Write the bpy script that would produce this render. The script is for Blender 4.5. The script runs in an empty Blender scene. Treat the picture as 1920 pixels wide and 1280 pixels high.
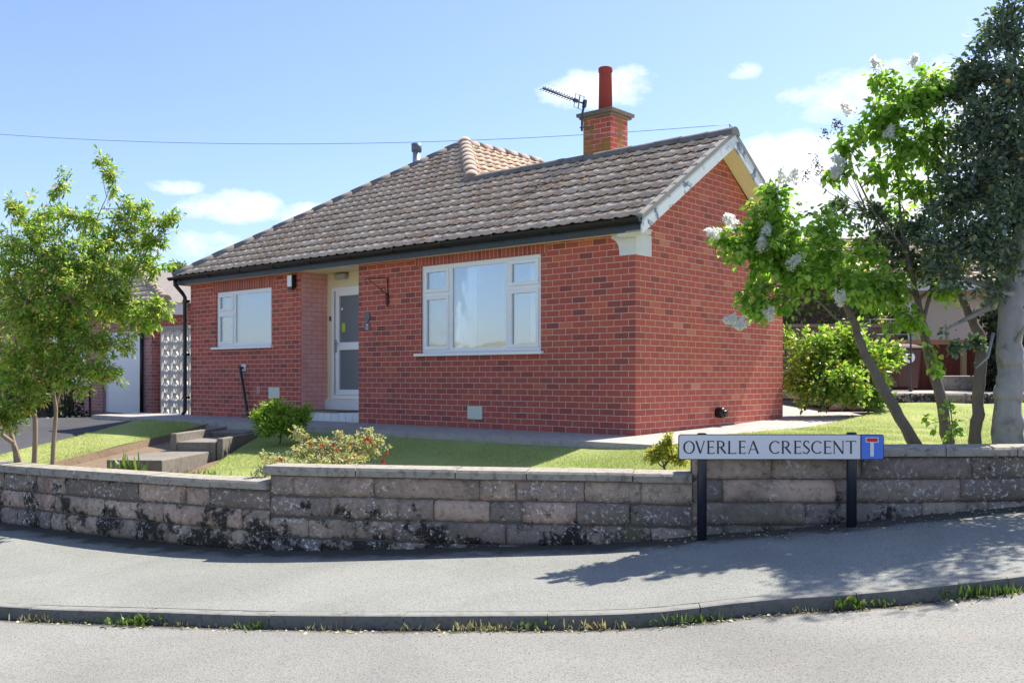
import bpy, bmesh, math, random
import numpy as np
from mathutils import Vector, Matrix
rng = np.random.default_rng(7)
random.seed(7)
sc = bpy.context.scene
COL = sc.collection
R = math.radians

# ------------------------------------------------------------------ camera
EYE = 1.62
cam_d = bpy.data.cameras.new("camera")
cam = bpy.data.objects.new("camera", cam_d)
COL.objects.link(cam)
cam.location = (0, 0, EYE)
cam.rotation_euler = (R(90), 0, 0)
cam_d.sensor_width = 36
cam_d.lens = 34.37
cam_d.shift_y = 0.0352
cam_d.clip_start = 0.05
cam_d.clip_end = 3000
sc.camera = cam

# ------------------------------------------------------------------ sun, sky, exposure
SUN_AZ, SUN_EL = 47.0, 53.0
sc.view_settings.view_transform = 'Standard'
sc.view_settings.look = 'None'
sc.view_settings.gamma = 1
sc.view_settings.exposure = 1.55
sd = Vector((math.cos(R(SUN_EL)) * math.sin(R(SUN_AZ)), math.cos(R(SUN_EL)) * math.cos(R(SUN_AZ)), math.sin(R(SUN_EL))))
ld = bpy.data.lights.new("sun", 'SUN')
ld.energy = 3.3
ld.angle = R(0.5)
ld.color = (1.0, 0.94, 0.82)
lo = bpy.data.objects.new("sun", ld)
COL.objects.link(lo)
lo.location = (20, 20, 30)
lo.rotation_euler = sd.to_track_quat('Z', 'Y').to_euler()

world = bpy.data.worlds.new("World")
sc.world = world
world.use_nodes = True
wn, wl = world.node_tree.nodes, world.node_tree.links
wn.clear()
def N(nodes, t, **k):
    n = nodes.new(t)
    for a, b in k.items():
        setattr(n, a, b)
    return n
w_out = N(wn, 'ShaderNodeOutputWorld')
w_bg = N(wn, 'ShaderNodeBackground')
w_sky = N(wn, 'ShaderNodeTexSky', sky_type='NISHITA')
w_sky.sun_disc = False
w_sky.sun_elevation = R(SUN_EL)
w_sky.sun_rotation = R(SUN_AZ)
w_sky.altitude = 0
w_sky.air_density = 1.0
w_sky.dust_density = .8
w_sky.ozone_density = 2.0
SKY = 0.074
w_bg.inputs[1].default_value = SKY
w_tc = N(wn, 'ShaderNodeTexCoord')
sepw = N(wn, 'ShaderNodeSeparateXYZ')
wl.new(w_tc.outputs['Generated'], sepw.inputs[0])
def wmath(op, a, b=None, clamp=False):
    n = N(wn, 'ShaderNodeMath', operation=op)
    n.use_clamp = clamp
    for i, q in enumerate((a, b)):
        if q is None: continue
        if isinstance(q, (int, float)): n.inputs[i].default_value = q
        else: wl.new(q, n.inputs[i])
    return n.outputs[0]
az_o = wmath('ARCTAN2', sepw.outputs[0], sepw.outputs[1])
el_o = wmath('ARCSINE', sepw.outputs[2])
wcomb = N(wn, 'ShaderNodeCombineXYZ')
wl.new(az_o, wcomb.inputs[0]); wl.new(wmath('MULTIPLY', el_o, 1.6), wcomb.inputs[1])
wno = N(wn, 'ShaderNodeTexNoise'); wno.inputs['Scale'].default_value = 26; wno.inputs['Detail'].default_value = 6; wno.inputs['Roughness'].default_value = 0.6
wl.new(wcomb.outputs[0], wno.inputs['Vector'])
wno2 = N(wn, 'ShaderNodeTexNoise'); wno2.inputs['Scale'].default_value = 5; wno2.inputs['Detail'].default_value = 4
wl.new(wcomb.outputs[0], wno2.inputs['Vector'])
# small fair-weather clouds: azimuth, elevation, half width, half height (degrees), strength
CLOUDS = [(4.9, 16.4, 3.4, 1.1, 1.0), (6.9, 16.8, 1.0, 0.7, .7), (16.5, 11.6, 5.5, 1.9, 1.3), (20.5, 10.0, 6.5, 3.4, 1.2),
          (-15.8, 9.5, 2.9, 0.95, .95), (-18.8, 10.4, 1.5, 0.4, .7), (-11.6, 9.3, 2.0, 0.7, .9), (-16.4, 7.3, 2.4, 0.8, .55), (-9.0, 8.6, 2.5, 0.5, .5),
          (20.5, 15.2, 5.0, 1.5, .8), (13.3, 16.9, .8, .45, .5), (26, 12, 6, 5, .9), (60, 20, 14, 5, .8), (-80, 18, 12, 5, .9), (-140, 16, 18, 6, .9), (150, 22, 15, 5, .8), (-125, 8, 20, 2.5, .9)]
acc = None
for a, e, w, h, s in CLOUDS:
    da = wmath('DIVIDE', wmath('SUBTRACT', az_o, R(a)), R(w))
    de = wmath('DIVIDE', wmath('SUBTRACT', el_o, R(e)), R(h))
    r2 = wmath('ADD', wmath('MULTIPLY', da, da), wmath('MULTIPLY', de, de))
    v = wmath('MULTIPLY', wmath('SUBTRACT', 1.15, r2), s)
    acc = v if acc is None else wmath('MAXIMUM', acc, v)
acc = wmath('ADD', acc, wmath('MULTIPLY', wmath('SUBTRACT', wno.outputs['Fac'], 0.5), 3.2))
cm = wmath('MULTIPLY', wmath('MULTIPLY', acc, 0.72), 1.0, True)
hz = wmath('MULTIPLY', wmath('MULTIPLY', wno2.outputs['Fac'], 0.14), 1.0, True)
w_mix0 = N(wn, 'ShaderNodeMixRGB'); w_mix0.inputs[2].default_value = (3.3, 4.2, 6.0, 1)
wl.new(hz, w_mix0.inputs[0]); wl.new(w_sky.outputs[0], w_mix0.inputs[1])
w_mix = N(wn, 'ShaderNodeMixRGB'); w_mix.inputs[2].default_value = (6.0, 6.2, 6.6, 1)
wl.new(cm, w_mix.inputs[0]); w_t = N(wn, 'ShaderNodeMixRGB', blend_type='MULTIPLY'); w_t.inputs[0].default_value = 1; w_t.inputs[2].default_value = (.84, .87, .99, 1); wl.new(w_mix0.outputs[0], w_t.inputs[1]); wl.new(w_t.outputs[0], w_mix.inputs[1])
wl.new(w_mix.outputs[0], w_bg.inputs[0])
wl.new(w_bg.outputs[0], w_out.inputs[0])

# ------------------------------------------------------------------ helpers
def tag(o, label=None, cat=None, group=None, kind=None):
    if label: o['label'] = label
    if cat: o['category'] = cat
    if group: o['group'] = group
    if kind: o['kind'] = kind
    return o
def thing(name, loc, label, cat, group=None):
    o = bpy.data.objects.new(name, None)
    COL.objects.link(o)
    o.location = loc
    o.empty_display_size = 0.2
    return tag(o, label, cat, group)
def wloc(o):
    p = Vector((0, 0, 0))
    while o is not None:
        p += o.location; o = o.parent
    return np.array(p)
H_O = np.array([1.5673, 12.383]); H_U = np.array([-0.75207, 0.65908]); H_V = np.array([0.65908, 0.75207])
def HW(t, s, z):
    p = H_O + H_U * t + H_V * s
    return (float(p[0]), float(p[1]), float(z))
HU3 = np.array([H_U[0], H_U[1], 0.0]); HV3 = np.array([H_V[0], H_V[1], 0.0])
def at(px, py, Y):          # world point at depth Y seen at photo pixel (1920 wide)
    return np.array([(px - 960) / 1833.0 * Y, Y, EYE - (py - 707.6) / 1833.0 * Y])

class MB:
    def __init__(s): s.v = []; s.f = []; s.uv = {}; s.sm = []; s.mi = []; s.cur = 0
    def vert(s, p): s.v.append((float(p[0]), float(p[1]), float(p[2]))); return len(s.v) - 1
    def face(s, idx, uv=None, smooth=False):
        s.f.append(tuple(idx)); s.sm.append(smooth); s.mi.append(s.cur)
        if uv is not None: s.uv[len(s.f) - 1] = uv
    def quad(s, a, b, c, d, uv=None, smooth=False):
        s.face([s.vert(a), s.vert(b), s.vert(c), s.vert(d)], uv, smooth)
    def poly(s, pts, uv=None): s.face([s.vert(p) for p in pts], uv)
    def hexa(s, p):         # 8 points: bottom 4 then top 4 (same order)
        i = [s.vert(q) for q in p]
        for f in ((3, 2, 1, 0), (4, 5, 6, 7), (0, 1, 5, 4), (1, 2, 6, 5), (2, 3, 7, 6), (3, 0, 4, 7)):
            s.face([i[k] for k in f])
    def box(s, x0, x1, y0, y1, z0, z1):
        s.hexa([(x0, y0, z0), (x1, y0, z0), (x1, y1, z0), (x0, y1, z0), (x0, y0, z1), (x1, y0, z1), (x1, y1, z1), (x0, y1, z1)])
    def hbox(s, t0, t1, s0, s1, z0, z1):   # box in house axes
        s.hexa([HW(t1, s0, z0), HW(t0, s0, z0), HW(t0, s1, z0), HW(t1, s1, z0), HW(t1, s0, z1), HW(t0, s0, z1), HW(t0, s1, z1), HW(t1, s1, z1)])
    def obox(s, c, ax, ay, az, hx, hy, hz):
        c, ax, ay, az = map(np.array, (c, ax, ay, az))
        P = [c + ax * i * hx + ay * j * hy + az * k * hz for k in (-1, 1) for i, j in ((-1, -1), (1, -1), (1, 1), (-1, 1))]
        s.hexa(P)
    def prism(s, pts, d):   # pts 3d polygon, extruded by vector d
        n = len(pts); d = np.array(d)
        a = [s.vert(p) for p in pts]; b = [s.vert(np.array(p) + d) for p in pts]
        s.face(a[::-1]); s.face(b)
        for i in range(n): s.face([a[i], a[(i + 1) % n], b[(i + 1) % n], b[i]])
    def tube(s, pts, rad, n=8, cap=True, smooth=True):
        pts = [np.array(p, float) for p in pts]
        if not hasattr(rad, '__len__'): rad = [rad] * len(pts)
        rings = []; up = None
        for i, p in enumerate(pts):
            d = pts[min(i + 1, len(pts) - 1)] - pts[max(i - 1, 0)]
            d = d / (np.linalg.norm(d) + 1e-9)
            if up is None:
                up = np.array([0, 0, 1.0]) if abs(d[2]) < .9 else np.array([1.0, 0, 0])
            x = np.cross(up, d); x /= np.linalg.norm(x) + 1e-9
            y = np.cross(d, x); up = y
            rings.append([s.vert(p + (x * math.cos(2 * math.pi * k / n) + y * math.sin(2 * math.pi * k / n)) * rad[i]) for k in range(n)])
        for a, b in zip(rings, rings[1:]):
            for k in range(n): s.face([a[k], a[(k + 1) % n], b[(k + 1) % n], b[k]], None, smooth)
        if cap: s.face(rings[0][::-1]); s.face(rings[-1])
    def build(s, name, mat, parent=None, recalc=True, bevel=0.0, autouv=True, smooth_all=False):
        me = bpy.data.meshes.new(name)
        off = wloc(parent) if parent is not None else np.zeros(3)
        V = np.array(s.v) if s.v else np.zeros((0, 3))
        me.from_pydata([tuple(q) for q in (V - off)], [], s.f)
        me.polygons.foreach_set('use_smooth', [bool(q) or smooth_all for q in s.sm])
        mats = mat if isinstance(mat, (list, tuple)) else [mat]
        for m in mats: me.materials.append(m)
        if len(mats) > 1: me.polygons.foreach_set('material_index', s.mi)
        ul = me.uv_layers.new(name='UVMap')
        if autouv:
            o3 = np.array([H_O[0], H_O[1], 0.0])
            for p in me.polygons:
                if p.index in s.uv:
                    for li, q in zip(p.loop_indices, s.uv[p.index]): ul.data[li].uv = q
                    continue
                n = np.array(p.normal)
                if abs(n[2]) > .75: tx, ty = HU3, HV3
                else:
                    tx = np.array([-n[1], n[0], 0.0]); tx /= np.linalg.norm(tx) + 1e-9; ty = np.array([0, 0, 1.0])
                for li, vi in zip(p.loop_indices, p.vertices):
                    q = V[vi] - o3
                    ul.data[li].uv = (float(q @ tx), float(q @ ty))
        if recalc:
            bm = bmesh.new(); bm.from_mesh(me); bmesh.ops.recalc_face_normals(bm, faces=bm.faces); bm.to_mesh(me); bm.free()
        o = bpy.data.objects.new(name, me)
        COL.objects.link(o)
        o.parent = parent
        if bevel:
            b = o.modifiers.new('bevel', 'BEVEL'); b.width = bevel; b.segments = 2; b.limit_method = 'ANGLE'; b.angle_limit = R(50)
        return o

def fast_mesh(name, verts, faces, mat, parent=None, smooth=False):
    """verts (n,3), faces (m,k) numpy; k = 3 or 4"""
    me = bpy.data.meshes.new(name)
    off = wloc(parent) if parent is not None else np.zeros(3)
    verts = (np.asarray(verts, float) - off).astype(np.float32)
    k = faces.shape[1]
    me.vertices.add(len(verts)); me.vertices.foreach_set('co', verts.ravel())
    me.loops.add(faces.size); me.loops.foreach_set('vertex_index', faces.ravel().astype(np.int32))
    me.polygons.add(len(faces))
    me.polygons.foreach_set('loop_start', np.arange(0, faces.size, k, dtype=np.int32))
    me.polygons.foreach_set('loop_total', np.full(len(faces), k, dtype=np.int32))
    if smooth: me.polygons.foreach_set('use_smooth', np.ones(len(faces), dtype=bool))
    me.materials.append(mat)
    me.update(calc_edges=True)
    o = bpy.data.objects.new(name, me)
    COL.objects.link(o)
    o.parent = parent
    return o

# ------------------------------------------------------------------ materials
class MT:
    def __init__(s, name):
        s.m = bpy.data.materials.new(name); s.m.use_nodes = True
        s.n = s.m.node_tree.nodes; s.l = s.m.node_tree.links
        s.b = s.n['Principled BSDF']; s.out = s.n['Material Output']
        s._tc = None
    def tc(s, w='Object'):
        if s._tc is None: s._tc = s.n.new('ShaderNodeTexCoord')
        return s._tc.outputs[w]
    def lk(s, a, b): s.l.new(a, b)
    def setv(s, sock, v):
        if isinstance(v, (int, float)): sock.default_value = v
        elif isinstance(v, tuple): sock.default_value = v if len(v) == 4 else (*v, 1)
        else: s.l.new(v, sock)
    def noise(s, scale, detail=4, rough=.55, vec=None, dist=0.0, w='Object'):
        n = s.n.new('ShaderNodeTexNoise'); n.inputs['Scale'].default_value = scale; n.inputs['Detail'].default_value = detail
        n.inputs['Roughness'].default_value = rough; n.inputs['Distortion'].default_value = dist
        s.l.new(vec if vec is not None else s.tc(w), n.inputs['Vector']); return n.outputs['Fac']
    def voro(s, scale, vec=None, out='Distance', w='Object', rnd=1.0):
        n = s.n.new('ShaderNodeTexVoronoi'); n.inputs['Scale'].default_value = scale; n.inputs['Randomness'].default_value = rnd
        s.l.new(vec if vec is not None else s.tc(w), n.inputs['Vector']); return n.outputs[out]
    def ramp(s, fac, stops, interp='LINEAR'):
        n = s.n.new('ShaderNodeValToRGB'); cr = n.color_ramp; cr.interpolation = interp
        while len(cr.elements) < len(stops): cr.elements.new(.5)
        for e, (p, c) in zip(cr.elements, stops):
            e.position = p; e.color = (c, c, c, 1) if isinstance(c, (int, float)) else (*c[:3], 1)
        s.l.new(fac, n.inputs[0]); return n.outputs[0]
    def mix(s, fac, a, b, mode='MIX'):
        n = s.n.new('ShaderNodeMixRGB'); n.blend_type = mode
        s.setv(n.inputs[0], fac); s.setv(n.inputs[1], a); s.setv(n.inputs[2], b); return n.outputs[0]
    def math(s, op, a, b=0.0, clamp=False):
        n = s.n.new('ShaderNodeMath'); n.operation = op; n.use_clamp = clamp
        s.setv(n.inputs[0], a); s.setv(n.inputs[1], b); return n.outputs[0]
    def mapping(s, vec, scale=(1, 1, 1), loc=(0, 0, 0), rot=(0, 0, 0)):
        n = s.n.new('ShaderNodeMapping'); n.inputs['Scale'].default_value = scale; n.inputs['Location'].default_value = loc
        n.inputs['Rotation'].default_value = rot; s.l.new(vec, n.inputs['Vector']); return n.outputs[0]
    def bump(s, h, strength=.3, dist=.01, prev=None):
        n = s.n.new('ShaderNodeBump'); n.inputs['Strength'].default_value = strength; n.inputs['Distance'].default_value = dist
        s.l.new(h, n.inputs['Height'])
        if prev is not None: s.l.new(prev, n.inputs['Normal'])
        s.l.new(n.outputs[0], s.b.inputs['Normal']); return n.outputs[0]
    def rnd(s):
        n = s.n.new('ShaderNodeNewGeometry'); return n.outputs['Random Per Island']
    def done(s, col=None, rough=.6, metal=0.0, spec=None):
        if col is not None: s.setv(s.b.inputs['Base Color'], col)
        s.setv(s.b.inputs['Roughness'], rough); s.b.inputs['Metallic'].default_value = metal
        if spec is not None: s.b.inputs['Specular IOR Level'].default_value = spec
        return s.m

def simple(name, col, rough=.6, var=.12, scale=9, metal=0.0, spec=None, bump=0.0, bscale=60):
    m = MT(name); c = tuple(col)
    f = m.noise(scale, 5)
    o = m.mix(f, tuple(q * (1 - var) for q in c), tuple(min(1, q * (1 + var)) for q in c))
    if bump: m.bump(m.noise(bscale, 4), bump, .004)
    return m.done(o, rough, metal, spec)

COURSE = 0.0819
def brick(name, painted=False, rotate=False, calm=False):
    m = MT(name)
    uv = m.tc('UV')
    if rotate: uv = m.mapping(uv, (1, 1, 1), (0.02, 0, 0), (0, 0, R(90)))
    base = 0.883
    mp = m.mapping(uv, (1, 1, 1), (-.1125, -base, 0)) if not rotate else uv
    wob = m.n.new('ShaderNodeMixRGB'); wob.inputs[0].default_value = 0.004
    nz = m.n.new('ShaderNodeTexNoise'); nz.inputs['Scale'].default_value = 9; m.lk(mp, nz.inputs['Vector'])
    m.lk(mp, wob.inputs[1]); m.lk(nz.outputs['Color'], wob.inputs[2])
    bt = m.n.new('ShaderNodeTexBrick')
    bt.inputs['Scale'].default_value = 1.0; bt.inputs['Brick Width'].default_value = .225; bt.inputs['Row Height'].default_value = COURSE
    bt.inputs['Mortar Size'].default_value = .0046; bt.inputs['Mortar Smooth'].default_value = .25; bt.inputs['Bias'].default_value = 0
    bt.inputs['Color1'].default_value = (0, 0, 0, 1); bt.inputs['Color2'].default_value = (1, 1, 1, 1); bt.inputs['Mortar'].default_value = (.5, .5, .5, 1)
    bt.offset = .5
    if rotate: bt.offset = 0; bt.inputs['Brick Width'].default_value = .5; bt.inputs['Row Height'].default_value = .078
    m.lk(wob.outputs[0], bt.inputs['Vector'])
    fine = m.noise(55, 5, .6, uv)
    big = m.noise(.9, 3, .5, uv)
    sep = m.n.new('ShaderNodeSeparateXYZ'); m.lk(uv, sep.inputs[0])
    if painted:
        bc = m.ramp(m.noise(3, 4, .6, uv), [(.3, (.72, .30, .26)), (.7, (.80, .45, .43))])
        col = m.mix(m.math('MULTIPLY', bt.outputs['Fac'], .9), bc, (.42, .17, .15))
        h = m.math('SUBTRACT', m.math('MULTIPLY', fine, .15), bt.outputs['Fac'])
        m.bump(h, .35, .006)
        return m.done(col, .5)
    bc = m.ramp(bt.outputs['Color'], [(0, (.22, .055, .055)), (.16, (.29, .066, .058)), (.3, (.44, .088, .064)), (.62, (.49, .096, .066)), (.93, (.52, .108, .070)), (.98, (.58, .145, .075)), (1, (.62, .18, .09))])
    if calm: bc = m.ramp(bt.outputs['Color'], [(0, (.32, .07, .055)), (.12, (.42, .085, .062)), (.3, (.51, .10, .068)), (.9, (.55, .112, .072)), (.97, (.60, .16, .09)), (1, (.68, .28, .18))])
    # the lower courses of this wall are a darker batch of the same brick
    low = m.ramp(m.math('ADD', sep.outputs[1], m.math('MULTIPLY', m.math('SUBTRACT', big, .5), .5)), [(.0, 0.0), (1.0, 0.0)])
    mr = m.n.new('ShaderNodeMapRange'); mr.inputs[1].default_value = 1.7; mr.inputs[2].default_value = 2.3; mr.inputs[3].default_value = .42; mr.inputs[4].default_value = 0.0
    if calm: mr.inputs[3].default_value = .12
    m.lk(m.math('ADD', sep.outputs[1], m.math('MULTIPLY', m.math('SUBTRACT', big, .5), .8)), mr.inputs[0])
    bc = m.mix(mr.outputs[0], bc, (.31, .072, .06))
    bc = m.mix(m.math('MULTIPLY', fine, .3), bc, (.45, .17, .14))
    grime = m.ramp(m.noise(2.3, 6, .65, uv), [(.62, 0.0), (.78, .5)])
    bc = m.mix(m.math('MULTIPLY', grime, .6), bc, (.16, .08, .08))
    mort = m.mix(m.noise(6, 3, .5, uv), (.62, .40, .32), (.78, .56, .46))
    col = m.mix(bt.outputs['Fac'], bc, mort)
    h = m.math('SUBTRACT', m.math('MULTIPLY', fine, .25), bt.outputs['Fac'])
    m.bump(h, .5, .006)
    return m.done(col, .75, spec=.3)

M = {}
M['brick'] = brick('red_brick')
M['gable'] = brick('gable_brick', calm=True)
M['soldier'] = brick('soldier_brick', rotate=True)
M['paintbrick'] = brick('painted_brick', painted=True)
def tilemat(name, dirt=1.0):
    m = MT(name)
    n1 = m.noise(2.2, 6, .6)
    rl = m.ramp(m.rnd(), [(0, (.52, .37, .255)), (.5, (.68, .505, .365)), (1, (.82, .64, .475))])
    c = m.mix(m.math('MULTIPLY', n1, .5), rl, (.72, .55, .40))
    spots = m.ramp(m.voro(30, out='Distance'), [(.10, 1.0), (.2, 0.0)])
    sp2 = m.ramp(m.noise(5, 5, .7), [(.5, 0.0), (.62, 1.0)])
    c = m.mix(m.math('MULTIPLY', m.math('MULTIPLY', spots, sp2), .75 * dirt), c, (.10, .065, .05))
    moss = m.ramp(m.noise(19, 6, .8), [(.56, 0.0), (.60, 1.0)])
    mg = m.ramp(m.noise(1.0, 4, .6), [(.36, 0.15), (.55, 1.0)])
    c = m.mix(m.math('MULTIPLY', m.math('MULTIPLY', moss, mg), .85 * dirt), c, (.17, .075, .035))
    lich = m.ramp(m.noise(24, 4, .6), [(.6, 0.0), (.68, .6)])
    c = m.mix(lich, c, (.80, .72, .60))
    m.bump(m.noise(60, 5, .7), .4, .006)
    return m.done(c, .9, spec=.2)
M['tile'] = tilemat('concrete_tile')
M['tile_void'] = simple('tile_underside', (.055, .045, .04), .95, .4, 20)  # dirty tile underside, near black to paint in the shade of the gap
M['ridge'] = simple('ridge_tile', (.36, .27, .215), .9, .3, 7, bump=.4)
M['ridged'] = simple('ridge_tile_dark', (.20, .175, .16), .9, .45, 9, bump=.5)
M['moss'] = simple('roof_moss', (.16, .085, .045), .95, .5, 30, bump=.5)
M['black'] = simple('black_plastic', (.012, .013, .016), .35, .3, 6)
M['gutter'] = simple('gutter_plastic', (.011, .012, .014), .3, .5, 3)
M['fascia'] = simple('fascia_paint', (.035, .045, .062), .45, .5, 6)
M['cream'] = simple('cream_paint', (.82, .72, .50), .6, .08, 3, bump=.1)
M['white'] = simple('white_upvc', (.88, .89, .91), .3, .03, 3)
M['whitepaint'] = simple('white_paint', (.72, .73, .74), .6, .12, 6, bump=.2)
M['darkmetal'] = simple('dark_metal', (.03, .03, .035), .4, .3, 20, metal=.6)
M['alu'] = simple('aluminium', (.45, .47, .50), .35, .2, 20, metal=.9)
M['mastic'] = simple('grey_mortar', (.30, .28, .26), .95, .3, 14, bump=.4)
def barge():
    m = MT('peeling_white_paint')
    a = m.ramp(m.noise(5, 5, .6, dist=.5), [(.40, 0.0), (.47, 1.0)])
    c = m.mix(a, (.13, .17, .24), (.74, .76, .78))
    m.bump(a, .3, .003)
    return m.done(c, .6)
M['barge'] = barge()
def concrete(name, c1, c2, stain=(.10, .095, .085), st=.5, sc_=1.0):
    m = MT(name)
    c = m.mix(m.noise(1.3 * sc_, 6, .65), c1, c2)
    c = m.mix(m.ramp(m.noise(7 * sc_, 6, .7), [(.5, 0.0), (.72, st)]), c, stain)
    c = m.mix(m.ramp(m.noise(140, 2), [(.35, .25), (.6, 0.0)]), c, (.08, .08, .08))
    m.bump(m.noise(90, 4, .7), .35, .005)
    return m.done(c, .9, spec=.25)
M['darkmortar'] = simple('dark_mortar', (.10, .09, .08), .95, .5, 20, bump=.4)
M['slab'] = concrete('path_concrete', (.36, .33, .31), (.50, .46, .43))
M['kerb'] = concrete('kerb_concrete', (.20, .20, .183), (.31, .305, .28), (.09, .085, .075), .7, 1.5)
M['cap'] = concrete('coping_concrete', (.27, .245, .205), (.46, .42, .35), (.07, .065, .06), .9, 2.4)
def asphalt(name, base, edge=False, grit=1.0, ew=(.20, .42), ea=.75):
    m = MT(name)
    c1 = tuple(q * .88 for q in base); c2 = tuple(q * 1.12 for q in base)
    c = m.mix(m.ramp(m.noise(.55, 6, .62, dist=.4), [(.3, 0.0), (.7, 1.0)]), tuple(q * .76 for q in base), tuple(q * 1.12 for q in base))
    c = m.mix(m.ramp(m.voro(42), [(.10, .8 * grit), (.30, 0.0)]), c, tuple(q * .25 for q in base))
    c = m.mix(m.ramp(m.noise(75, 4, .75), [(.36, .75 * grit), (.5, 0.0)]), c, tuple(q * .32 for q in base))
    c = m.mix(m.ramp(m.noise(110, 2), [(.58, 0.0), (.7, .5)]), c, tuple(min(1, q * 1.7) for q in base))
    c = m.mix(m.ramp(m.noise(2.6, 5, .7), [(.60, 0.0), (.75, .18)]), c, (.30, .22, .15))
    if edge:
        sx = m.n.new('ShaderNodeSeparateXYZ'); m.lk(m.tc('UV'), sx.inputs[0])
        d = m.math('ADD', sx.outputs[1], m.math('MULTIPLY', m.math('SUBTRACT', m.noise(3.5, 6, .7), .5), ea))
        mr = m.n.new('ShaderNodeMapRange'); mr.inputs[1].default_value = ew[0]; mr.inputs[2].default_value = ew[1]; mr.inputs[3].default_value = 1; mr.inputs[4].default_value = 0
        m.lk(d, mr.inputs[0])
        dirt = m.mix(m.noise(22, 4, .7), (.022, .017, .013), (.07, .055, .042))
        c = m.mix(m.math('MULTIPLY', mr.outputs[0], .85), c, dirt)
    h = m.math('ADD', m.noise(150, 3, .7), m.math('MULTIPLY', m.voro(90), .6))
    m.bump(h, .5, .006)
    return m.done(c, .9, spec=.3)
M['road'] = asphalt('road_asphalt', (.25, .244, .228), True, .9, (.05, .11), .16)
M['pave'] = asphalt('pavement_asphalt', (.262, .265, .245), True, .9)
M['drive'] = asphalt('drive_asphalt', (.075, .075, .082))
M['soil'] = concrete('bare_soil', (.17, .115, .075), (.30, .21, .145), (.06, .04, .028), .6, 3)
M['ground'] = simple('rough_ground', (.07, .08, .04), .95, .4, .3)
def stone():
    m = MT('wall_sandstone')
    r = m.rnd()
    c = m.ramp(r, [(0, (.17, .14, .13)), (.18, (.36, .27, .215)), (.36, (.54, .41, .31)), (.46, (.18, .15, .15)), (.62, (.40, .31, .245)), (.74, (.66, .45, .345)), (.86, (.27, .22, .195)), (1, (.70, .49, .37))], 'LINEAR')
    c = m.mix(m.math('MULTIPLY', m.noise(4, 7, .7), .35), c, (.38, .31, .24))
    c = m.mix(m.ramp(m.noise(17, 6, .75), [(.50, 0.0), (.68, .75)]), c, (.09, .078, .068))
    c = m.mix(m.ramp(m.noise(1.6, 5, .65, dist=.4), [(.42, 0.0), (.62, .62)]), c, (.12, .105, .09))
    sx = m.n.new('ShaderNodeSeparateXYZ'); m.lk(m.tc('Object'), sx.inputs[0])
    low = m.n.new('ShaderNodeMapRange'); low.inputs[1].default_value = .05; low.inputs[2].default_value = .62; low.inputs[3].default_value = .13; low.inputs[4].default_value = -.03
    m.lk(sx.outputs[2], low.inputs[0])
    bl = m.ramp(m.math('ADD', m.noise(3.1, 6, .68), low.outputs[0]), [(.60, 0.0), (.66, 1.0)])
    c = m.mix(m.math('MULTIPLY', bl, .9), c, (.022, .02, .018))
    li = m.ramp(m.noise(26, 5, .75), [(.56, 0.0), (.61, 1.0)])
    lg = m.ramp(m.noise(2.0, 4, .6), [(.42, 0.15), (.56, 1.0)])
    c = m.mix(m.math('MULTIPLY', m.math('MULTIPLY', li, lg), .85), c, (.72, .71, .69))
    ol = m.ramp(m.noise(1.5, 4, .6, dist=.3), [(.60, 0.0), (.7, .35)])
    c = m.mix(ol, c, (.26, .25, .13))
    m.bump(m.math('ADD', m.noise(28, 6, .75), m.math('MULTIPLY', m.noise(6, 3), .8)), .6, .012)
    return m.done(c, .95, spec=.15)
M['stone'] = stone()
def leafmat(name, stops, trans=.45, rough=.45, spec=.4, tint=(1.15, 1.25, .5)):
    m = MT(name)
    c = m.ramp(m.rnd(), stops)
    c = m.mix(m.math('MULTIPLY', m.noise(2.5, 3), .3), c, tuple(q * .6 for q in stops[0][1]))
    m.done(c, rough, 0, spec)
    t = m.n.new('ShaderNodeBsdfTranslucent')
    tcol = m.mix(1.0, c, tint, 'MULTIPLY')
    m.lk(tcol, t.inputs[0])
    ms = m.n.new('ShaderNodeMixShader'); ms.inputs[0].default_value = trans
    m.lk(m.b.outputs[0], ms.inputs[1]); m.lk(t.outputs[0], ms.inputs[2]); m.lk(ms.outputs[0], m.out.inputs[0])
    return m.m
M['leaf_maple'] = leafmat('leaf_young_tree', [(0, (.09, .24, .04)), (.3, (.24, .44, .07)), (.65, (.42, .60, .12)), (.86, (.66, .72, .18)), (.95, (.78, .56, .24)), (1, (.80, .38, .22))], .6, tint=(1.1, 1.1, .6))
M['leaf_lilac'] = leafmat('leaf_lilac', [(0, (.14, .30, .035)), (.4, (.30, .52, .07)), (.8, (.46, .62, .15)), (1, (.66, .76, .26))], .66, tint=(1.0, 1.08, .62))
M['leaf_holly'] = leafmat('leaf_holly', [(0, (.07, .12, .085)), (.5, (.14, .21, .15)), (.85, (.24, .32, .20)), (.985, (.34, .42, .18)), (1, (.7, .42, .10))], .3, .25, .7)
M['leaf_bush'] = leafmat('leaf_bush', [(0, (.11, .24, .045)), (.5, (.26, .42, .08)), (.8, (.48, .58, .16)), (1, (.74, .54, .24))], .5, .35)
M['leaf_conifer'] = leafmat('leaf_conifer', [(0, (.13, .25, .04)), (.6, (.30, .46, .07)), (1, (.56, .66, .12))], .4)
M['leaf_gold'] = leafmat('leaf_gold', [(0, (.20, .26, .04)), (.5, (.48, .46, .07)), (1, (.75, .66, .10))], .35)
M['leaf_pale'] = leafmat('leaf_variegated', [(0, (.28, .32, .13)), (.4, (.52, .52, .30)), (.8, (.72, .66, .46)), (.93, (.72, .5, .38)), (1, (.6, .12, .08))], .35)
M['leaf_hedge'] = leafmat('leaf_hedge', [(0, (.008, .02, .01)), (.6, (.02, .05, .02)), (1, (.06, .11, .03))], .2)
M['leaf_weed'] = leafmat('leaf_weed', [(0, (.07, .15, .03)), (.6, (.16, .25, .06)), (1, (.36, .38, .14))], .3)
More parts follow.
